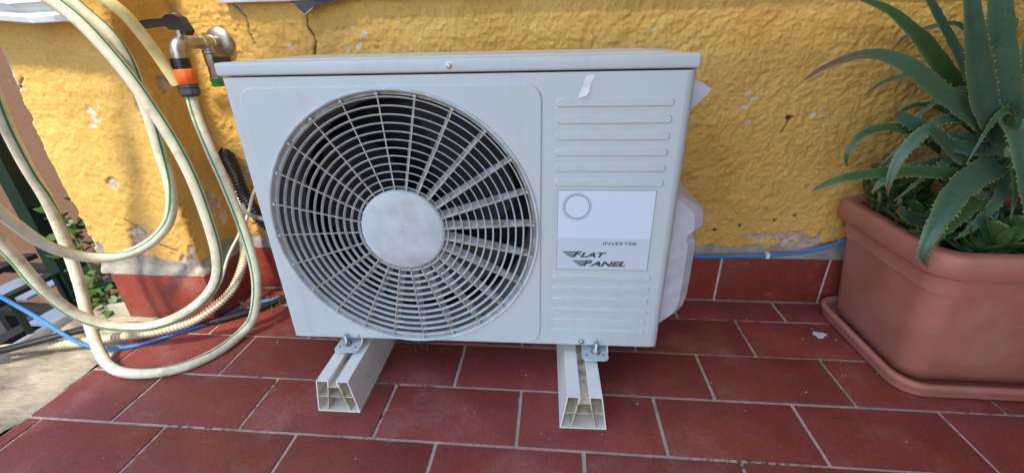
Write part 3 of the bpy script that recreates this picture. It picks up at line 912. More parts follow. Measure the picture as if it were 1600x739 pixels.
# service cover on the right flank (milky plastic)
cv = MB()
prof = [(0.857, 0.345), (0.885, 0.340), (0.918, 0.322), (0.930, 0.310), (0.935, 0.295), (0.935, 0.276), (0.929, 0.270), (0.921, 0.266), (0.917, 0.258), (0.919, 0.248), (0.926, 0.242), (0.9265, 0.17), (0.926, 0.10), (0.921, 0.078), (0.908, 0.060), (0.888, 0.048), (0.868, 0.034), (0.857, 0.020)]
n = len(prof); cx, cz = 0.895, 0.18
layers = [(0.036, 0.05), (0.040, 0.62), (0.056, 0.90), (0.072, 1.0), (0.25, 1.0), (0.26, 0.95)]
cvv = []
for y, s in layers: cvv += [(0.857 + (x - 0.857) * s, y, cz + (z - cz) * (1 - (1 - s) * 0.10)) for x, z in prof]
nl_ = len(layers)
cv.add(cvv, [(i * n + k, i * n + k + 1, (i + 1) * n + k + 1, (i + 1) * n + k) for i in range(nl_ - 1) for k in range(n - 1)] + [tuple(range(n)), tuple((nl_ - 1) * n + k for k in range(n))])
cv.build("service_cover", M_COVER, AC, auto=17)
hd = MB()
hp = [(0.857, 0.570), (0.880, 0.560), (0.897, 0.549), (0.892, 0.541), (0.872, 0.520), (0.857, 0.508)]
for y in (0.04, 0.20): pass
hd.add([(x, 0.045, z) for x, z in hp] + [(x, 0.16, z) for x, z in hp], [tuple(range(6)), tuple(range(11, 5, -1))] + [(i, i + 1, 7 + i, 6 + i) for i in range(5)])
hd.build("side_handle", M_COVER, AC, auto=35)


# feet with bolts
def foot(cx, bx):
    f = MB(); w2, yf, yb, zt = 0.029, -0.036, 0.05, -0.0085
    o_ = rrect(cx - w2, cx + w2, yf, yb, 0.010, 4); n = len(o_)
    f.add([(x, y, zt) for x, y in o_] + [(x, y, zt - 0.0025) for x, y in o_], [tuple(range(n)), tuple(reversed(range(n, 2 * n)))] + [(i, (i + 1) % n, n + (i + 1) % n, n + i) for i in range(n)])
    f.add([(cx + w2 - 0.002, -0.010, zt), (cx + w2 + 0.001, -0.010, zt), (cx + w2 + 0.001, 0.05, zt), (cx + w2 - 0.002, 0.05, zt), (cx + w2 - 0.002, 0.004, 0.004), (cx + w2 + 0.001, 0.004, 0.004), (cx + w2 + 0.001, 0.05, 0.004), (cx + w2 - 0.002, 0.05, 0.004)], [(0, 1, 5, 4), (1, 2, 6, 5), (3, 0, 4, 7), (4, 5, 6, 7)])
    fo = f.build("foot_bracket", M_AC, AC, smooth=False)
    for dx in (-0.019, 0.019):
        h = MB(); h.lathe([(0.0022, 0), (0.0022, 0.0004)], (cx + dx, yf + 0.016, zt), (0, 0, 1), 10)
        h.build("bolt_hole", M_DARK, fo)
    bt = MB()
    bt.lathe([(0.011, 0), (0.011, 0.0016)], (bx, -0.010, zt), (0, 0, 1), 20)
    bt.lathe([(0.0085, 0.0016), (0.0092, 0.003), (0.0092, 0.008), (0.0082, 0.0095)], (bx, -0.010, zt), (0, 0, 1), 6)
    prf = []
    for k in range(9): prf += [(0.0050, 0.0095 + k * 0.0022), (0.0044, 0.0106 + k * 0.0022)]
    bt.lathe(prf, (bx, -0.010, zt), (0.05, -0.08, 1), 14)
    bt.build("bolt", M_STEEL, fo, auto=30)


foot(0.143, 0.138); foot(0.716, 0.718)


# ------------------------------------------------------------------ PVC support beams
def beam(loc, rz, label, length):
    root = empty("support_beam", loc, rz)
    m = MB(); th = 0.0024

    def web(p0, p1, y0=0.0, y1=length, t_=th):
        d = Vector((p1[0] - p0[0], 0, p1[1] - p0[1])).normalized(); nn = Vector((-d.z, 0, d.x)) * t_ / 2
        a, b_ = Vector((p0[0], 0, p0[1])), Vector((p1[0], 0, p1[1]))
        vs_ = []
        for y in (y0, y1):
            for q in (a + nn, b_ + nn, b_ - nn, a - nn): vs_.append((q.x, y, q.z))
        m.add(vs_, [(0, 1, 2, 3), (7, 6, 5, 4), (0, 4, 5, 1), (1, 5, 6, 2), (2, 6, 7, 3), (3, 7, 4, 0)])
    B2, T2, HH = 0.0475, 0.0345, 0.0865
    for s in (-1, 1):
        m.cur = 0
        web((s * B2, 0.0), (s * T2, HH)); web((s * (T2 + 0.0008), HH), (s * 0.0095, HH), 0.0004)
        web((s * 0.0095, HH + 0.0005), (s * 0.0125, 0.070), 0.0006)
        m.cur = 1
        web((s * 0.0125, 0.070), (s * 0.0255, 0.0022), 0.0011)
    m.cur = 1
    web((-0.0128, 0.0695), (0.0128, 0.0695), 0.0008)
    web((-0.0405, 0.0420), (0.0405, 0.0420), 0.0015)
    m.cur = 0
    web((-B2 - 0.001, 0.0014), (B2 + 0.001, 0.0014), -0.0004, length, 0.0026)
    m.build("profile", [M_PVC, M_PVC_IN], root, smooth=False)
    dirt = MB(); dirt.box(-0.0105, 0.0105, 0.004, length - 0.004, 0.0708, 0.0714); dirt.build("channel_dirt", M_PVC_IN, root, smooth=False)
    tag(root, label, "support beam", "support beams under the air conditioner")
    return root


beam((-0.4005, 0.062, 0.0008), math.radians(0.6), "cream hollow PVC beam under the fan side of the air conditioner", 0.45)
beam((0.1370, 0.0535, 0.0008), math.radians(1.2), "cream hollow PVC beam under the labelled side of the air conditioner", 0.45)

# ------------------------------------------------------------------ tap
tap = empty("garden_tap", (-0.817, 0.566, 0.755))
tag(tap, "nickel double garden tap with black lever and orange hose connector", "tap")
Y_ = (0, -1, 0)
b = MB(); b.lathe([(0.036, 0.0), (0.036, 0.002), (0.033, 0.006), (0.026, 0.010), (0.016, 0.013)], (0, 0, 0), Y_, 36); b.build("wall_flange", M_CHROME, tap)
b = MB()
b.lathe([(0.0135, 0.008), (0.0135, 0.030), (0.0165, 0.031), (0.0165, 0.036), (0.0145, 0.037), (0.0145, 0.062), (0.0170, 0.063), (0.0170, 0.070), (0.0140, 0.071), (0.0135, 0.085), (0.0160, 0.087), (0.0165, 0.110), (0.0150, 0.122)], (0, 0, 0), Y_, 24)
b.lathe([(0.0140, -0.002), (0.0140, 0.020), (0.0160, 0.021), (0.0160, 0.027)], (0.0, -0.049, 0), (0, 0, -1), 24)
b.build("tee_pipe", M_CHROME, tap, auto=30)
el = spline([(0, -0.105, 0.0), (0, -0.128, 0.0), (0, -0.143, -0.006), (0, -0.150, -0.020), (0, -0.151, -0.036)], 0.004)
b = MB(); b.tube(el, 0.0148, 20); b.lathe([(0.0165, 0), (0.0165, 0.006)], (0, -0.151, -0.028), (0, 0, -1), 20); b.build("spout", M_CHROME, tap, auto=40)
b = MB(); b.lathe([(0.0085, 0.010), (0.0085, 0.026), (0.011, 0.027), (0.011, 0.033)], (0, -0.125, 0), (0, 0, 1), 18); b.build("valve_stem", M_CHROME, tap, auto=30)
lv = MB()
lvp = [(0.022, 0.014), (0.014, 0.026), (-0.014, 0.027), (-0.020, 0.034), (-0.060, 0.034), (-0.090, 0.031), (-0.092, 0.046), (-0.060, 0.050), (-0.024, 0.051), (-0.014, 0.058), (0.006, 0.059), (0.018, 0.053), (0.030, 0.024)]
for (y0, y1) in ((-0.137, -0.113),):
    n = len(lvp)
    lv.add([(x, y0, z) for x, z in lvp] + [(x, y1, z) for x, z in lvp], [tuple(range(n)), tuple(reversed(range(n, 2 * n)))] + [(i, (i + 1) % n, n + (i + 1) % n, n + i) for i in range(n)])
lvm = lv.build("lever", M_BLACK, tap, smooth=False)
nut = MB(); nut.lathe([(0.005, 0.058), (0.005, 0.0605), (0.003, 0.062)], (0, -0.125, 0), (0, 0, 1), 6); nut.build("lever_nut", M_STEEL, lvm, smooth=False)
cn = (0, -0.151, 0)
b = MB(); b.lathe([(0.0190, 0.034), (0.0198, 0.036), (0.0198, 0.056), (0.0185, 0.058)], cn, (0, 0, -1), 28); b.build("connector_collar", M_BLACK, tap, auto=30)
b = MB()
seg = 48; prf = [(0.0205, 0.057), (0.0232, 0.060), (0.0242, 0.074), (0.0228, 0.088), (0.0205, 0.091)]
vs_ = []; fs_ = []
for i, (r, h) in enumerate(prf):
    for k in range(seg):
        a = 2 * math.pi * k / seg; rr_ = r - (0.0012 if (k % 4 == 0 and 0 < i < 4) else 0)
        vs_.append((cn[0] + rr_ * math.cos(a), cn[1] + rr_ * math.sin(a), -h))
for i in range(len(prf) - 1):
    for k in range(seg): fs_.append((i * seg + k, i * seg + (k + 1) % seg, (i + 1) * seg + (k + 1) % seg, (i + 1) * seg + k))
fs_ += [tuple(range(seg)), tuple((len(prf) - 1) * seg + k for k in range(seg))]
b.add(vs_, fs_); b.build("connector_sleeve", M_ORANGE, tap, auto=50)
b = MB(); b.lathe([(0.0190, 0.090), (0.0220, 0.092), (0.0222, 0.098), (0.0195, 0.099), (0.0225, 0.101), (0.0225, 0.113), (0.0195, 0.119), (0.0165, 0.120)], cn, (0, 0, -1), 12); b.build("connector_nut", M_DGREY, tap, auto=20)
# lower shut-off valve
b = MB(); b.lathe([(0.0130, 0.026), (0.0150, 0.030), (0.0155, 0.050), (0.0135, 0.056), (0.0135, 0.080), (0.0150, 0.082), (0.0150, 0.088)], (0.0, -0.049, 0), (0, 0, -1), 8); b.build("lower_valve", M_CHROME, tap, auto=20)
b = MB(); b.lathe([(0.0152, 0.088), (0.0175, 0.089), (0.0175, 0.094), (0.0145, 0.095), (0.0145, 0.099), (0.0170, 0.100), (0.0170, 0.107)], (0.0, -0.049, 0), (0, 0, -1), 24); b.build("green_fitting", M_GREENP, tap, auto=30)
b = MB(); b.box(0.012, 0.050, -0.058, -0.044, -0.048, -0.036); b.lathe([(0.007, 0.008), (0.007, 0.024)], (0.0, -0.049, -0.042), (1, 0, 0), 12); b.build("lower_lever", M_BLACK, tap, smooth=False)

# ------------------------------------------------------------------ hoses and cables
A = [(-0.817, 0.415, 0.640), (-0.816, 0.410, 0.610), (-0.811, 0.405, 0.577), (-0.799, 0.400, 0.501), (-0.779, 0.390, 0.420), (-0.756, 0.375, 0.306), (-0.742, 0.358, 0.208), (-0.738, 0.342, 0.153),
     (-0.743, 0.328, 0.108), (-0.758, 0.315, 0.055), (-0.790, 0.300, 0.020), (-0.805, 0.230, 0.0135), (-0.858, 0.158, 0.0135), (-0.948, 0.130, 0.0135), (-1.036, 0.144, 0.0145), (-1.105, 0.185, 0.035), (-1.128, 0.212, 0.109),
     (-1.136, 0.238, 0.204), (-1.140, 0.255, 0.320), (-1.132, 0.255, 0.423), (-1.120, 0.240, 0.503), (-1.100, 0.225, 0.578), (-1.079, 0.212, 0.630), (-1.053, 0.200, 0.701), (-1.035, 0.175, 0.800), (-1.03, 0.13, 0.95), (-1.01, 0.10, 1.10), (-0.97, 0.12, 1.16), (-0.935, 0.20, 1.08), (-0.918, 0.26, 0.95), (-0.910, 0.284, 0.87)]
Bc = [(-0.907, 0.290, 0.842), (-0.891, 0.295, 0.814), (-0.865, 0.300, 0.787), (-0.851, 0.305, 0.757), (-0.846, 0.312, 0.711), (-0.855, 0.320, 0.662), (-0.861, 0.328, 0.601), (-0.876, 0.335, 0.502), (-0.880, 0.335, 0.434), (-0.910, 0.330, 0.346),
      (-0.975, 0.315, 0.284), (-1.042, 0.280, 0.260), (-1.088, 0.228, 0.287), (-1.107, 0.186, 0.342), (-1.115, 0.165, 0.398), (-1.116, 0.150, 0.431), (-1.124, 0.140, 0.496), (-1.12, 0.10, 0.65), (-1.10, 0.07, 0.85), (-1.07, 0.05, 1.03), (-1.02, 0.06, 1.13), (-0.965, 0.12, 1.08), (-0.935, 0.20, 0.94), (-0.922, 0.232, 0.872)]
Cc = [(-0.917, 0.240, 0.855), (-0.895, 0.250, 0.830), (-0.868, 0.260, 0.797), (-0.846, 0.270, 0.747), (-0.828, 0.280, 0.694), (-0.813, 0.285, 0.643), (-0.799, 0.295, 0.572), (-0.786, 0.300, 0.490), (-0.780, 0.300, 0.402), (-0.776, 0.290, 0.278), (-0.789, 0.270, 0.198),
      (-0.853, 0.250, 0.134), (-0.948, 0.225, 0.092), (-1.033, 0.200, 0.099), (-1.087, 0.170, 0.151), (-1.104, 0.140, 0.253), (-1.108, 0.130, 0.332), (-1.109, 0.120, 0.376), (-1.109, 0.110, 0.465), (-1.11, 0.08, 0.62), (-1.10, 0.04, 0.80), (-1.08, 0.02, 1.0), (-1.05, 0.03, 1.14)]
hose = empty("garden_hose", (-0.948, 0.130, 0.0))
tag(hose, "coiled cream garden hose with a green stripe hanging from the tap", "hose")
cam_off = Vector(hose.location)
for pts, ang in ((A, ((0, -5), (.2, 2), (.28, 50), (.36, 120), (.5, 150), (.58, 75), (1, 75))), (Bc, ((0, -95), (.17, -60), (.27, 8), (.32, 20), (.37, 120), (.5, 170), (1, 170))), (Cc, ((0, -72), (.3, -75), (.38, -50), (.45, -12), (.6, 5), (1, 5)))):
    P = smooth_path(spline(pts, 0.012), 4)
    P = [p - cam_off for p in P]
    n = len(P)
    m = MB(); m.tube(P, 0.0126, 16); ho = m.build("hose_loop", M_HOSE, hose)
    offs = [math.radians(float(np.interp(i / (n - 1), [a for a, _ in ang], [b for _, b in ang]))) for i in range(n)]
    m = MB(); m.tube(P, 0.01285, 3, a0=-0.17, a1=0.17, aoff=offs); m.build("hose_stripe", M_STRIPE, ho)

Yp = [(-0.95, 0.27, 0.93), (-0.883, 0.300, 0.870), (-0.851, 0.310, 0.840), (-0.837, 0.330, 0.815), (-0.838, 0.360, 0.770), (-0.838, 0.385, 0.719), (-0.831, 0.400, 0.664)]
P = smooth_path(spline(Yp, 0.01), 3)
m = MB(); m.tube(P, 0.0118, 18, cap=False)
yh = m.build("yellow_hose", M_YHOSE)
tag(yh, "pale yellow hose end hanging loose left of the orange connector", "hose")
tdir = (P[-1] - P[-2]).normalized()
m = MB(); m.lathe([(0.0118, 0.0), (0.0085, 0.0005), (0.0085, -0.05), (0.0005, -0.05)], P[-1], tdir, 18, closed=True); m.build("hose_bore", M_YHOSE, yh)


def corrugated(pts, r, pitch, amp, seg=14):
    P = resample(smooth_path(spline(pts, 0.006), 3), pitch / 4)
    rad = [r + (amp if (i % 4) in (0, 1) else -amp) for i in range(len(P))]
    m = MB(); m.tube(P, rad, seg); return m


cond = [(-0.852, 0.538, 0.400), (-0.860, 0.532, 0.350), (-0.868, 0.520, 0.292), (-0.865, 0.500, 0.238), (-0.858, 0.475, 0.176), (-0.872, 0.440, 0.113), (-0.893, 0.400, 0.070), (-0.926, 0.350, 0.045), (-0.960, 0.318, 0.030), (-1.027, 0.279, 0.0245), (-1.120, 0.251, 0.0235), (-1.211, 0.223, 0.0225), (-1.343, 0.193, 0.0225), (-1.447, 0.174, 0.015), (-1.55, 0.15, -0.04)]
tag(corrugated(cond, 0.0113, 0.0086, 0.0017).build("corrugated_conduit", M_COND, auto=80), "beige corrugated conduit snaking along the floor past the pier", "conduit")
cordb = [(-0.905, 0.578, 0.455), (-0.880, 0.550, 0.440), (-0.850, 0.525, 0.400), (-0.830, 0.505, 0.351), (-0.803, 0.490, 0.315), (-0.770, 0.480, 0.275), (-0.735, 0.480, 0.235), (-0.68, .47, .21), (-.57, .46, .20)]
tag(corrugated(cordb, 0.0160, 0.0095, 0.0026, 16).build("black_conduit", M_BLACK, auto=80), "black corrugated pipe leaving the wall behind the fan side of the machine", "conduit")


def cable(name, pts, r, mat, label, cat, seg=10):
    m = MB(); m.tube(smooth_path(spline(pts, 0.01), 3), r, seg)
    return tag(m.build(name, mat), label, cat)


cable("black_cable", [(-0.56, 0.44, 0.10), (-0.65, 0.49, 0.05), (-0.738, 0.505, 0.022), (-0.782, 0.476, 0.014), (-0.818, 0.432, 0.0105), (-0.862, 0.395, 0.0105), (-0.925, 0.352, 0.0105), (-1.008, 0.338, 0.0105), (-1.082, 0.322, 0.014), (-1.140, 0.285, 0.036), (-1.197, 0.250, 0.050), (-1.272, 0.195, 0.050), (-1.33, 0.160, 0.046), (-1.43, 0.125, 0.03), (-1.55, 0.10, -0.05)], 0.0095, M_BLACK,
      "thick black cable lying on the floor beside the beige conduit", "cable")
cable("blue_tube", [(0.947, 0.552, 0.262), (0.892, 0.552, 0.226), (0.840, 0.552, 0.199), (0.801, 0.552, 0.184), (0.752, 0.552, 0.173), (0.684, 0.552, 0.166), (0.614, 0.552, 0.162), (0.526, 0.552, 0.157), (0.455, 0.552, 0.157), (0.2, 0.552, 0.157), (-0.3, 0.552, 0.157), (-0.55, 0.545, 0.13), (-0.66, 0.515, 0.06), (-0.727, 0.497, 0.03), (-0.807, 0.475, 0.012), (-0.875, 0.452, 0.0065), (-0.897, 0.415, 0.0065), (-0.922, 0.362, 0.0065), (-0.962, 0.325, 0.0060), (-0.995, 0.298, 0.0060), (-1.025, 0.268, 0.0060), (-1.062, 0.240, 0.0060), (-1.095, 0.226, 0.0075), (-1.140, 0.213, 0.016), (-1.172, 0.203, 0.034), (-1.195, 0.203, 0.050), (-1.242, 0.208, 0.085), (-1.297, 0.216, 0.120), (-1.338, 0.218, 0.150), (-1.365, 0.214, 0.180), (-1.417, 0.202, 0.220), (-1.55, 0.19, 0.30)], 0.0052, M_BLUE,
      "thin blue tube running along the skirting and over the terrace edge", "tube")
b = MB(); b.box(0.676, 0.686, 0.5445, 0.562, 0.158, 0.174)
tag(b.build("cable_clip", M_WHITE, smooth=False), "small white clip holding the blue tube to the wall", "clip")
cable("white_cable", [(-0.66, 0.48, 0.42), (-0.73, 0.495, 0.405), (-0.772, 0.490, 0.380), (-0.776, 0.460, 0.350), (-0.789, 0.450, 0.312), (-0.816, 0.430, 0.261), (-0.856, 0.410, 0.199), (-0.885, 0.385, 0.127), (-0.915, 0.350, 0.082), (-0.944, 0.319, 0.066), (-1.00, 0.285, 0.058), (-1.06, 0.262, 0.052)], 0.0042, M_WCABLE,
      "thin white cable hanging in front of the beige conduit", "cable")
cable("grey_tube", [(-0.899, 0.565, 0.365), (-0.884, 0.535, 0.352), (-0.838, 0.510, 0.336), (-0.806, 0.460, 0.321), (-0.760, 0.440, 0.308), (-0.711, 0.440, 0.298), (-0.56, 0.44, 0.28)], 0.0062, M_GREYT,
      "thin dark grey tube below the black corrugated pipe", "tube")

# ------------------------------------------------------------------ planter, tray, plants
def rr_loop(x0, x1, y0, y1, r, z, n=8):
    return [(x, y, z) for x, y in rrect(x0, x1, y0, y1, r, n)]


def loft(mb, loops, cap0=False, cap1=False):
    n = len(loops[0]); vs_ = [p for l in loops for p in l]
    fs_ = [(i * n + k, i * n + (k + 1) % n, (i + 1) * n + (k + 1) % n, (i + 1) * n + k) for i in range(len(loops) - 1) for k in range(n)]
    if cap0: fs_.append(tuple(reversed(range(n))))
    if cap1: fs_.append(tuple((len(loops) - 1) * n + k for k in range(n)))
    mb.add(vs_, fs_)


pot = empty("planter", (1.16, 0.385, 0.0))
tag(pot, "rectangular terracotta-coloured plastic planter holding the aloe", "planter")
PX, PY = 1.16, 0.385
PXL = 0.34; PYL = 0.19     # rim half sizes


def L(ix, iy, r, z): return rr_loop(-PXL + ix, PXL - ix, -PYL + iy, PYL - iy - 0.005, r, z)


m = MB()
loft(m, [L(.062, .040, .045, .016), L(.058, .036, .048, .022), L(.0315, .0215, .05, .247), L(.0235, .0145, .05, .2505), L(.0225, .0130, .05, .296)], cap0=True)
m.build("pot_body", M_POT, pot, auto=40)
m = MB()
loft(m, [L(.0235, .0135, .05, .294), L(.004, .002, .055, .296), L(.0, .0, .055, .300), L(.0, .0, .055, .336), L(.003, .003, .053, .343), L(.010, .009, .05, .3455), L(.030, .030, .04, .3455), L(.036, .036, .036, .341), L(.040, .040, .034, .29)])
m.build("rim", M_POT, pot, auto=50)
m = MB(); lp = L(.041, .041, .034, .300)
cx0, cx1, cy0, cy1 = -PXL + .04, PXL - .04, -PYL + .04, PYL - .045
gx = np.linspace(cx0, cx1, 60); gy = np.linspace(cy0, cy1, 36)
G = np.array([(x, y, 0) for x in gx for y in gy]); gz = 0.300 + 0.010 * fbm(G, 18, 3)
m.add([(p[0], p[1], z) for p, z in zip(G, gz)], [(i * 36 + j, (i + 1) * 36 + j, (i + 1) * 36 + j + 1, i * 36 + j + 1) for i in range(59) for j in range(35)])
m.build("soil", M_SOIL, pot)

tray = empty("planter_tray", (1.16, 0.385, 0.0))
tag(tray, "terracotta-coloured drip tray under the planter", "tray")
TX0, TY0 = -0.320, -0.200


def T(i, r, z): return rr_loop(TX0 + i, 0.34 - i, TY0 + i, 0.170 - i, r, z)


m = MB()
loft(m, [T(.016, .05, .0005), T(.008, .055, .003), T(.003, .058, .022), T(.0, .06, .027), T(.0005, .06, .0335), T(.004, .058, .037), T(.009, .056, .0375), T(.013, .052, .034), T(.017, .05, .010), T(.024, .045, .008)], cap0=True, cap1=True)
m.build("tray_shell", M_POT, tray, auto=50)

LEAVES = [
    [ (1.006,0.400,0.534,0.0272), (0.925,0.385,0.583,0.0290), (0.835,0.370,0.630,0.0244), (0.767,0.360,0.672,0.0213), (0.715,0.355,0.696,0.0161), (0.663,0.350,0.705,0.0111), (0.619,0.350,0.695,0.0075), (0.583,0.350,0.678,0.0050), (0.559,0.350,0.659,0.0013) ],
    [ (1.037,0.440,0.539,0.0253), (0.964,0.450,0.600,0.0250), (0.898,0.455,0.659,0.0233), (0.840,0.460,0.717,0.0202), (0.789,0.460,0.756,0.0146), (0.743,0.460,0.785,0.0106), (0.687,0.460,0.805,0.0053), (0.661,0.460,0.811,0.0013) ],
    [ (0.989,0.430,0.576,0.0138), (0.913,0.440,0.679,0.0120), (0.859,0.440,0.740,0.0104), (0.807,0.440,0.797,0.0089), (0.761,0.440,0.850,0.0062), (0.731,0.440,0.888,0.0012) ],
    [ (0.992,0.385,0.537,0.0295), (0.930,0.370,0.598,0.0310), (0.880,0.360,0.672,0.0272), (0.841,0.355,0.740,0.0191), (0.816,0.355,0.793,0.0140), (0.792,0.360,0.854,0.0091), (0.779,0.370,0.904,0.0011) ],
    [ (1.043,0.420,0.530,0.0249), (1.008,0.430,0.615,0.0324), (0.969,0.435,0.702,0.0287), (0.933,0.440,0.796,0.0214), (0.915,0.450,0.862,0.0136), (0.895,0.460,0.926,0.0012) ],
    [ (1.047,0.450,0.537,0.0114), (1.014,0.460,0.611,0.0111), (0.989,0.470,0.688,0.0095), (0.965,0.475,0.732,0.0067), (0.945,0.480,0.763,0.0013) ],
    [ (1.032,0.490,0.607,0.0086), (0.966,0.500,0.713,0.0069), (0.938,0.510,0.749,0.0062), (0.914,0.515,0.756,0.0056), (0.883,0.520,0.749,0.0056), (0.860,0.525,0.740,0.0043), (0.841,0.530,0.727,0.0036), (0.826,0.530,0.701,0.0009) ],
    [ (1.039,0.480,0.553,0.0116), (0.968,0.500,0.641,0.0100), (0.942,0.510,0.661,0.0072), (0.889,0.510,0.659,0.0072), (0.860,0.515,0.650,0.0066), (0.829,0.520,0.640,0.0044), (0.805,0.520,0.623,0.0030), (0.788,0.520,0.604,0.0009) ],
    [ (1.048,0.470,0.512,0.0117), (0.993,0.480,0.553,0.0102), (0.946,0.490,0.579,0.0073), (0.906,0.495,0.589,0.0059), (0.882,0.500,0.582,0.0052), (0.864,0.500,0.568,0.0030), (0.859,0.500,0.550,0.0009) ],
    [ (0.928,0.430,0.499,0.0129), (0.873,0.425,0.532,0.0127), (0.833,0.420,0.546,0.0112), (0.794,0.415,0.554,0.0098), (0.756,0.410,0.549,0.0084), (0.729,0.405,0.532,0.0070), (0.714,0.400,0.505,0.0057), (0.716,0.400,0.485,0.0036), (0.723,0.400,0.470,0.0012) ],
    [ (1.032,0.410,0.490,0.0196), (0.970,0.405,0.510,0.0194), (0.916,0.410,0.528,0.0195), (0.863,0.420,0.551,0.0181), (0.828,0.425,0.568,0.0154), (0.808,0.430,0.578,0.0098) ],
    [ (0.974,0.380,0.480,0.0219), (0.887,0.350,0.515,0.0225), (0.820,0.320,0.555,0.0164), (0.785,0.305,0.568,0.0112), (0.758,0.295,0.548,0.0112), (0.743,0.290,0.523,0.0100), (0.737,0.287,0.489,0.0076), (0.737,0.285,0.463,0.0051), (0.742,0.285,0.441,0.0010) ],
    [ (1.005,0.390,0.516,0.0163), (0.945,0.370,0.515,0.0161), (0.891,0.360,0.526,0.0146), (0.859,0.360,0.539,0.0119), (0.841,0.365,0.555,0.0026) ],
    [ (0.959,0.350,0.455,0.0162), (0.875,0.330,0.474,0.0145), (0.804,0.320,0.482,0.0131), (0.728,0.315,0.479,0.0112), (0.666,0.310,0.471,0.0086), (0.627,0.310,0.454,0.0054), (0.609,0.310,0.440,0.0011) ],
    [ (0.990,0.360,0.489,0.0321), (0.912,0.310,0.476,0.0322), (0.854,0.270,0.456,0.0289), (0.818,0.240,0.420,0.0236), (0.795,0.220,0.378,0.0162), (0.791,0.215,0.344,0.0101), (0.807,0.215,0.320,0.0015) ],
    [ (0.981,0.380,0.538,0.0240), (0.959,0.340,0.566,0.0253), (0.946,0.300,0.559,0.0232), (0.951,0.275,0.519,0.0206), (0.974,0.265,0.459,0.0160), (1.005,0.260,0.394,0.0101), (1.033,0.260,0.339,0.0013) ],
    [ (0.995,0.360,0.433,0.0123), (0.909,0.290,0.415,0.0117), (0.857,0.255,0.394,0.0102), (0.825,0.235,0.377,0.0076), (0.808,0.222,0.360,0.0050), (0.805,0.215,0.335,0.0032), (0.808,0.212,0.315,0.0010) ],
    [ (1.115,0.360,0.427,0.0122), (1.050,0.345,0.433,0.0121), (0.988,0.330,0.434,0.0093), (0.940,0.320,0.427,0.0060), (0.897,0.315,0.417,0.0013) ],
    [ (1.135,0.360,0.384,0.0124), (1.059,0.320,0.361,0.0108), (0.991,0.300,0.365,0.0093), (0.934,0.290,0.380,0.0066), (0.888,0.280,0.401,0.0039), (0.863,0.275,0.419,0.0010) ],
    [ (0.926,0.360,0.381,0.0141), (0.863,0.330,0.369,0.0153), (0.819,0.315,0.385,0.0150), (0.794,0.310,0.402,0.0095) ],
    [ (1.098,0.440,0.518,0.0226), (1.085,0.470,0.609,0.0251), (1.082,0.490,0.686,0.0206), (1.071,0.500,0.772,0.0134), (1.067,0.510,0.842,0.0013) ],
    [ (1.110,0.460,0.499,0.0203), (1.125,0.500,0.563,0.0204), (1.109,0.530,0.630,0.0161), (1.076,0.535,0.697,0.0100), (1.064,0.535,0.762,0.0014) ],
    [ (1.020,0.420,0.495,0.0197), (0.952,0.400,0.478,0.0196), (0.883,0.390,0.471,0.0168), (0.830,0.385,0.463,0.0127), (0.793,0.380,0.444,0.0085), (0.779,0.380,0.414,0.0014) ],
    [ (1.047,0.380,0.511,0.0242), (1.051,0.340,0.528,0.0230), (1.076,0.300,0.512,0.0185), (1.128,0.280,0.455,0.0099), (1.159,0.270,0.406,0.0012) ],
    [ (1.084,0.420,0.536,0.0247), (1.116,0.420,0.602,0.0239), (1.156,0.420,0.664,0.0167), (1.207,0.420,0.698,0.0088), (1.263,0.420,0.697,0.0013) ],
    [ (1.017,0.360,0.469,0.0215), (0.973,0.310,0.429,0.0223), (0.941,0.290,0.395,0.0196), (0.909,0.275,0.369,0.0118), (0.887,0.270,0.352,0.0013) ],
]
_r = random.Random(3)
for (az, ln, w0, lift, z0) in ((200, .24, .015, .05, .47), (225, .20, .013, .02, .44), (185, .26, .016, .09, .50), (165, .22, .014, .07, .48), (250, .19, .016, .05, .46), (275, .20, .014, .03, .45), (300, .24, .017, .08, .50), (215, .15, .012, .09, .52), (150, .20, .013, .12, .52), (330, .24, .017, .06, .48), (20, .25, .018, .1, .5), (240, .13, .013, .10, .54), (190, .16, .012, .0, .42), (260, .16, .012, -.01, .41)):
    a = math.radians(az); dx, dy = math.cos(a), math.sin(a) * 0.75; row = []
    for k in range(6):
        f = k / 5
        row.append((1.03 + dx * ln * f + _r.uniform(-.006, .006), 0.40 + dy * ln * f, z0 + lift * math.sin(f * 2.4) * 1.2 - 0.10 * f * f, max(0.001, w0 * (1 - f ** 1.6))))
    LEAVES.append(row)
GREEN = {5, 6, 7, 8, 9, 13, 16, 1, 27, 30, 33, 38}
TIPRED = {0: 0.30, 6: 0.35, 7: 0.2, 11: 0.12, 13: 0.06, 16: 0.35, 1: 0.08, 9: 0.05}
THIN = {6, 7, 8}
ROOT = Vector((1.045, 0.405, 0.300))
aloe = empty("aloe_plant", ROOT)
tag(aloe, "large spiny blue-green aloe with arching leaves in the planter", "aloe")


def vspline(pts, step):
    """Catmull-Rom on xyz+width"""
    P = [np.array(p) for p in pts]; P = [2 * P[0] - P[1]] + P + [2 * P[-1] - P[-2]]; out = []
    for i in range(1, len(P) - 2):
        p0, p1, p2, p3 = P[i - 1:i + 3]
        n = max(3, int(np.linalg.norm((p2 - p1)[:3]) / step))
        for k in range(n):
            t_ = k / n
            out.append(0.5 * (2 * p1 + (p2 - p0) * t_ + (2 * p0 - 5 * p1 + 4 * p2 - p3) * t_ ** 2 + (3 * p1 - p0 - 3 * p2 + p3) * t_ ** 3))
    out.append(P[-2]); return out


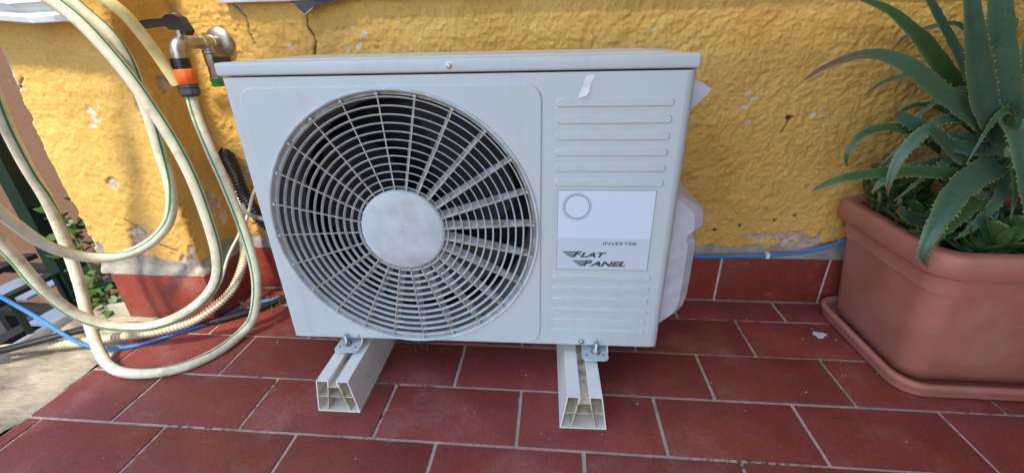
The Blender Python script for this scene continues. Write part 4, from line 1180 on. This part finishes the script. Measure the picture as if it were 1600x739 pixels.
SEC = [(-1.0, 0.0), (-0.72, 0.13), (-0.35, 0.09), (0.0, 0.05), (0.35, 0.09), (0.72, 0.13), (1.0, 0.0), (0.75, -0.22), (0.40, -0.40), (0.0, -0.46), (-0.40, -0.40), (-0.75, -0.22)]
for li, lf in enumerate(LEAVES):
    wf = {14: 0.78, 25: 0.45, 15: 0.9}.get(li, 1.0)
    S = vspline([(x, y, z, w_ * wf) for x, y, z, w_ in lf], 0.009); n = len(S)
    pts = [Vector(s[:3]) - ROOT for s in S]; wd = [max(0.0006, s[3]) for s in S]
    vs_ = []; fs_ = []; tipa = []; edga = []; spv = MB()
    hint = Vector((-0.25, -0.75, 0.62)); side_prev = None; run = 0.0; nxt = 0.008; flip = 0
    for i in range(n):
        tg = (pts[min(i + 1, n - 1)] - pts[max(i - 1, 0)]).normalized()
        sd = tg.cross(hint)
        if sd.length < 0.25 and side_prev is not None: sd = side_prev - tg * side_prev.dot(tg)
        sd.normalize()
        if side_prev is not None:
            if sd.dot(side_prev) < 0: sd = -sd
            sd = (sd * 0.5 + side_prev * 0.5); sd = (sd - tg * sd.dot(tg)).normalized()
        side_prev = sd
        nn = sd.cross(tg).normalized()
        if nn.dot(hint) < 0: nn = -nn
        w = wd[i]; thick = min(0.011, w * 0.85)
        frac = i / (n - 1)
        for (a, b_) in SEC:
            wob = 1 + 0.05 * math.sin(i * 0.9 + li) if abs(a) == 1 else 1
            vs_.append(pts[i] + sd * a * w * wob + nn * (b_ * thick + (0.10 * w * abs(a))))
            tr = TIPRED.get(li, 0.06)
            tipa.append(max(0.0, min(1.0, (frac - (1 - tr)) / max(0.02, tr * 0.6)))); edga.append(0.75 if abs(a) == 1 else (0.12 if abs(a) > .7 else 0.0))
        if i:
            run += (pts[i] - pts[i - 1]).length
            if run > nxt and 0.06 < frac < 0.95 and w > 0.0025:
                nxt += 0.0145 + random.uniform(-.002, .004) if li not in THIN else 0.018
                for sgn in (-1, 1):
                    h_ = min(0.0052, 0.0020 + w * 0.15) * random.uniform(0.5, 1.15); bs = 0.0026 * random.uniform(.7, 1.1)
                    base = pts[i] + sd * sgn * w * 0.97 + nn * 0.1 * w + tg * random.uniform(-.002, .002)
                    apex = base + sd * sgn * h_ + tg * h_ * 0.55 + nn * 0.0008
                    spv.add([base - tg * bs, base + tg * bs, base + nn * 0.0012, base - nn * 0.0014, apex], [(0, 2, 4), (2, 1, 4), (1, 3, 4), (3, 0, 4)])
    k = len(SEC)
    for i in range(n - 1):
        for j in range(k): fs_.append((i * k + j, i * k + (j + 1) % k, (i + 1) * k + (j + 1) % k, (i + 1) * k + j))
    fs_.append(tuple(range(k))); fs_.append(tuple((n - 1) * k + j for j in range(k)))
    m = MB(); m.add(vs_, fs_)
    me = m.mesh("leaf", M_ALOE2 if li in GREEN else M_ALOE, auto=60)
    for nm, arr in (("tip", tipa), ("edge", edga)):
        a = me.attributes.new(nm, 'FLOAT', 'POINT'); a.data.foreach_set("value", arr)
    lo = link_mesh("leaf", me, None, aloe)
    if spv.v: tag(spv.build("spines", M_SPINE, lo, smooth=False), kind="stuff")
m = MB(); st = spline([(0, 0, -0.01), (-0.01, 0.0, 0.08), (-0.005, 0.005, 0.16), (0.0, 0.01, 0.26)], 0.01)
m.tube(st, [0.020 + 0.002 * math.sin(i * 1.3) for i in range(len(st))], 14); m.build("stem", M_STEM, aloe)

# jade plants: thick rounded leaves
jm = MB(); vs_ = []; fs_ = []
NL, NW = 9, 10
for i in range(NL):
    s = i / (NL - 1); w = 0.34 * math.sqrt(max(0.0, math.sin(math.pi * min(1, s ** 1.2)))) * (0.75 + 0.35 * s) + 0.03 * (1 - s)
    if i == NL - 1: w = 0.03
    for j in range(NW):
        a = 2 * math.pi * j / NW
        vs_.append((s, w * math.cos(a), 0.055 * math.sin(a) * math.sin(math.pi * (0.1 + 0.85 * s)) + 0.10 * s * s + 0.25 * w * w * math.cos(a) ** 2))
for i in range(NL - 1):
    for j in range(NW): fs_.append((i * NW + j, i * NW + (j + 1) % NW, (i + 1) * NW + (j + 1) % NW, (i + 1) * NW + j))
fs_ += [tuple(range(NW)), tuple((NL - 1) * NW + j for j in range(NW))]
jm.add(vs_, fs_); jade_me = jm.mesh("jade_leaf", M_JADE, auto=70)


def jade(name, label, stems, group=None):
    root = empty(name, (stems[0][0], stems[0][1], 0.300)); R0 = Vector(root.location)
    tag(root, label, "succulent", group)
    for (sx, sy, hgt, lx, ly, nl) in stems:
        sm = MB()
        p0 = Vector((sx, sy, 0.295)); p1 = Vector((sx + lx, sy + ly, 0.300 + hgt)); pm = (p0 + p1) / 2 + Vector((lx * .2, ly * .2, 0.01))
        sm.tube([p - R0 for p in spline([p0, pm, p1], 0.012)], 0.0045, 8); sm.build("jade_stem", M_STEM, root)
        for k in range(nl):
            f = 0.25 + 0.75 * (k + 0.5) / nl
            base = p0.lerp(p1, f) + Vector((0, 0, 0.004)); a = k * 2.4 + random.uniform(-.4, .4) + sx * 50
            o = link_mesh("jade_leaf", jade_me, None, root, base - R0)
            s = random.uniform(0.048, 0.070); o.scale = (s, s * random.uniform(.85, 1.1), s)
            o.rotation_euler = (random.uniform(-.3, .3), -random.uniform(0.3, 1.15), a)


jade("jade_plant", "dark green round-leaved succulent at the wall-side corner of the planter",
     [(0.890, 0.500, 0.11, -0.035, -0.02, 9), (0.900, 0.450, 0.10, -0.03, 0.0, 9), (0.92, 0.41, 0.06, -0.035, -0.03, 8), (0.90, 0.37, 0.05, -0.03, -0.03, 8), (0.95, 0.49, 0.10, -0.02, -0.02, 9), (0.88, 0.33, 0.03, -0.005, -0.02, 7), (0.885, 0.47, 0.14, -0.05, -0.03, 9), (0.93, 0.45, 0.13, -0.03, -0.03, 9), (0.955, 0.40, 0.10, -0.03, -0.04, 9), (0.94, 0.36, 0.08, -0.02, -0.03, 8), (0.98, 0.45, 0.12, -0.02, -0.03, 8), (0.89, 0.41, 0.10, -0.04, -0.02, 8)])
jade("jade_plant", "dark green round-leaved succulent at the front of the planter under the aloe",
     [(0.93, 0.285, 0.035, 0.0, -0.02, 8), (0.965, 0.275, 0.05, -0.01, -0.02, 9), (1.00, 0.29, 0.055, 0.0, -0.02, 9), (1.04, 0.29, 0.05, 0.01, -0.02, 8), (0.985, 0.34, 0.06, -0.02, -0.02, 8), (1.08, 0.30, 0.06, 0.0, -0.01, 8), (1.06, .36, .06, 0, 0, 8), (1.17, .31, .06, 0, -.01, 8), (1.25, .38, .07, .01, 0, 8), (1.33, .33, .06, 0, -.01, 8), (1.20, .46, .08, 0, 0, 8)])

# dry stalks lying on the pot rim and among the leaves
for pts, lab in (([(0.835, 0.300, 0.352), (0.842, 0.325, 0.349), (0.870, 0.345, 0.350), (0.895, 0.35, 0.345)], "dry curled stalk lying across the side of the planter rim"),
                 ([(0.93, 0.31, 0.40), (0.99, 0.30, 0.44), (1.04, 0.29, 0.47)], "thin dry stalk slanting through the aloe leaves")):
    m = MB(); m.tube(spline(pts, 0.006), 0.0011, 6); tag(m.build("dry_stalk", M_STRAW), lab, "stalk")

# ------------------------------------------------------------------ left edge: railing, sheet, neighbours
rl = empty("railing", (-1.415, 0.41, 0.0))
tag(rl, "dark green metal railing at the terrace edge behind the hoses", "railing")
m = MB(); m.box(-0.021, 0.021, -0.021, 0.021, -0.25, 1.15); m.build("post", M_RAIL, rl, smooth=False)
for z, h in ((0.135, 0.012), (1.02, 0.04)):
    m = MB(); m.box(-0.012, 0.012, -2.0, 0.30, z - h / 2, z + h / 2); m.build("rail", M_RAIL, rl, smooth=False)
for y in (-0.022, -0.144, -0.266, -0.388, -0.51, -0.63):
    m = MB(); m.box(-0.006, 0.006, y - 0.006, y + 0.006, -0.22, 0.13); m.build("baluster", M_RAIL, rl, smooth=False)
for y in (-0.95, -1.9):
    m = MB(); m.box(-0.021, 0.021, y - 0.021, y + 0.021, -0.25, 1.15); m.build("post", M_RAIL, rl, smooth=False)
m = MB(); m.box(-1.413, -1.3965, -1.6, 0.38, -0.03, 0.012)
tag(m.build("edge_trim", M_WHITE, smooth=False), "white metal trim along the outer edge of the terrace kerb", "trim")

sh = empty("corrugated_sheet", (-1.030, 0.312, 0.797))
tag(sh, "white corrugated sheet at the top corner above the pier", "sheet")


def sheet(name, prof, d, n_):
    m = MB(); k = len(prof); d = Vector(d); vs_ = []
    for off in (0, 0.0016):
        for s in (0, 1):
            vs_ += [Vector(p) + d * s + Vector((0, -off, off)) for p in prof]
    m.add(vs_, [(i, i + 1, k + i + 1, k + i) for i in range(k - 1)] + [(2 * k + i, 2 * k + i + 1, 3 * k + i + 1, 3 * k + i) for i in range(k - 1)] + [(i, i + 1, 2 * k + i + 1, 2 * k + i) for i in range(k - 1)])
    return m.build(name, M_SHEET, sh, smooth=False)


pf = [(0, 0.0, 0.0), (-0.006, -0.002, 0.010), (-0.013, 0.010, 0.018), (-0.028, 0.012, 0.022), (-0.037, -0.002, 0.036), (-0.068, 0.0, 0.048), (-0.078, 0.012, 0.060), (-0.095, 0.012, 0.064), (-0.105, -0.002, 0.080), (-0.135, 0.0, 0.092), (-0.16, 0.012, 0.13), (-0.20, 0.0, 0.30)]
sheet("front_panel", pf, (0.150, 0.0, 0.004), 1)
sheet("side_panel", [(x - 0.001, y, z) for x, y, z in pf], (-0.34, 0.006, 0.03), 1)
up = MB(); upv = []  # extra sheet added above the view to shade the left panel
for i in range(15):
    y_ = -0.10 + i * 0.0067; zz_ = 0.190 + 0.008 * (i % 2) + 0.03 * i / 14
    upv += [(-0.42, y_, zz_), (-0.055 - 0.05 * i / 14, y_, zz_)]
upv += [(x, y, z + 0.002) for x, y, z in upv]
up.add(upv, [(2 * i, 2 * i + 1, 2 * i + 3, 2 * i + 2) for i in range(14)] + [(30 + 2 * i, 30 + 2 * i + 1, 30 + 2 * i + 3, 30 + 2 * i + 2) for i in range(14)])
up.build("added_shade_sheet", M_SHEET, sh, smooth=False)
m = MB(); m.tube([Vector(p) + Vector((0, -0.001, 0.001)) for p in pf], 0.0014, 6); m.build("cut_edge", M_WHITE, sh)

# neighbouring facade and low canopy seen past the railing
nbm = MB(); nbm.box(-14, -2.2, 3.6, 9, -3.2, 5.0)
nbo = nbm.build("neighbour_building", M_NEIGH, smooth=False)
tag(nbo, "plain terracotta-coloured building beyond the railing", "building")
pb = MB(); pb.box(-14, -2.15, 3.52, 3.60, -3.2, -2.3); pb.build("plinth", M_GROUND, nbo, smooth=False)
cn_ = empty("glass_canopy", (-3.7, 1.7, -1.1))
tag(cn_, "pale glazed canopy with dark frame below the terrace edge", "canopy")
for (x0, y0) in ((-0.10, -0.02), (-0.16, -0.62), (0.62, 0.10), (-0.95, 0.30), (-1.1, -0.5), (0.55, -0.75)):
    m = MB(); m.box(x0, x0 + 0.46, y0, y0 + 0.30, -0.02, 0.0); m.build("pane", M_PANE, cn_, smooth=False)
m = MB()
for i in range(6): m.box(-2.06 + i * 0.66 - .10, -2.06 + i * 0.66 + 0.02, -1.1, 1.1, -0.07, -0.022)
for j in range(4): m.box(-2.2, 1.4, -1.0 + j * 0.66 - .10, -1.0 + j * 0.66 + .02, -0.12, -0.0705)
m.build("canopy_frame", M_DARK, cn_, smooth=False)
m = MB()
for (x, y) in ((-2.0, -1.0), (1.2, -1.0), (-2.0, 1.0), (1.2, 1.0)):
    m = MB(); m.box(x - .04, x + .04, y - .04, y + .04, -2.1, -0.121); m.build("canopy_leg", M_DARK, cn_, smooth=False)

# creeper beside the pier
iv = MB(); iv.add([(0, 0, 0), (0.25, 0.32, 0.03), (0.6, 0.36, 0.02), (1.0, 0.0, -0.10), (0.6, -0.36, 0.02), (0.25, -0.32, 0.03), (0.5, 0, -0.03)],
                  [(0, 6, 1), (1, 6, 2), (2, 6, 3), (3, 6, 4), (4, 6, 5), (5, 6, 0)])
iv_me = iv.mesh("creeper_leaf", M_IVY, auto=80)


def creeper(loc, label, clusters):
    root = empty("creeper_plant", loc); tag(root, label, "creeper", None); R0 = Vector(loc)
    sm = MB()
    for (c, rad, n) in clusters:
        c = Vector(c)
        sm.tube([Vector((0, 0, 0)), (c - R0) * 0.5 + Vector((.01, .01, 0)), c - R0], 0.0022, 6)
        for k in range(n):
            p = c + Vector([random.gauss(0, 1) * r for r in rad])
            o = link_mesh("creeper_leaf", iv_me, None, root, p - R0); s = random.uniform(.022, .042); o.scale = (s, s, s)
            o.rotation_euler = (random.uniform(-.9, .9), random.uniform(-.8, .5), random.uniform(0, 6.28))
    sm.build("creeper_stem", M_STEM, root)


creeper((-1.40, 0.48, -0.25), "green creeper leaves climbing the outer side of the pier", [((-1.355, .43, .22), (.018, .03, .045), 40), ((-1.37, .45, .10), (.018, .03, .04), 22), ((-1.35, .43, .31), (.012, .02, .03), 14)])
creeper((-1.34, 0.46, -0.25), "small leafy weed at the foot of the pier beside the kerb", [((-1.325, .415, .045), (.022, .022, .026), 46), ((-1.35, .44, .0), (.03, .03, .02), 20)])

# ------------------------------------------------------------------ floor litter
cr = MB(); cp = []
for k in range(9):
    a = 2 * math.pi * k / 9; r = 0.012 * (1 + 0.35 * math.sin(3 * a + 1)); cp.append((0.790 + r * 1.3 * math.cos(a), 0.405 + r * math.sin(a)))
cr.add([(x, y, 0.0012) for x, y in cp] + [(x, y, 0.005) for x, y in cp], [tuple(reversed(range(9))), tuple(range(9, 18))] + [(i, (i + 1) % 9, 9 + (i + 1) % 9, 9 + i) for i in range(9)])
tag(cr.build("plaster_flake", M_WHITE), "white plaster flake on the floor beside the planter tray", "flake")
gr = MB()
for k in range(70):
    c = Vector((-0.30 + random.gauss(0, .035), 0.33 + random.gauss(0, .035), 0.002)); a = random.uniform(0, 6.28); l = random.uniform(.02, .06)
    d = Vector((math.cos(a), math.sin(a), 0)) * l / 2
    gr.tube([c - d, c + Vector((0, 0, random.uniform(.002, .014))), c + d], 0.0006, 4)
for k in range(90):
    c = Vector((-0.84 + random.gauss(0, .05), 0.46 + random.gauss(0, .035), 0.002)); a = random.uniform(0, 6.28); l = random.uniform(.02, .07)
    d = Vector((math.cos(a), math.sin(a), 0)) * l / 2
    gr.tube([c - d, c + Vector((0, 0, random.uniform(.002, .02))), c + d], 0.0007, 4)
tag(gr.build("dry_straw", M_STRAW), "dry grass and needles gathered under the machine and against the wall", "straw", kind="stuff")
cb = MB()
for k in range(90):
    x, y = random.uniform(-1.05, 1.25), random.uniform(-0.15, 0.54); s = random.uniform(.0006, .0019)
    if random.random() < .2: x, y = random.gauss(0.82, .05), random.gauss(.40, .08)
    cb.lathe([(s, 0), (s * .8, s), (s * .2, s * 1.4)], (x, y, 0.0008), (random.uniform(-.3, .3), random.uniform(-.3, .3), 1), 5)
tag(cb.build("floor_crumbs", M_MORTAR, smooth=False), "tiny pale crumbs scattered over the floor tiles", "crumbs", kind="stuff")
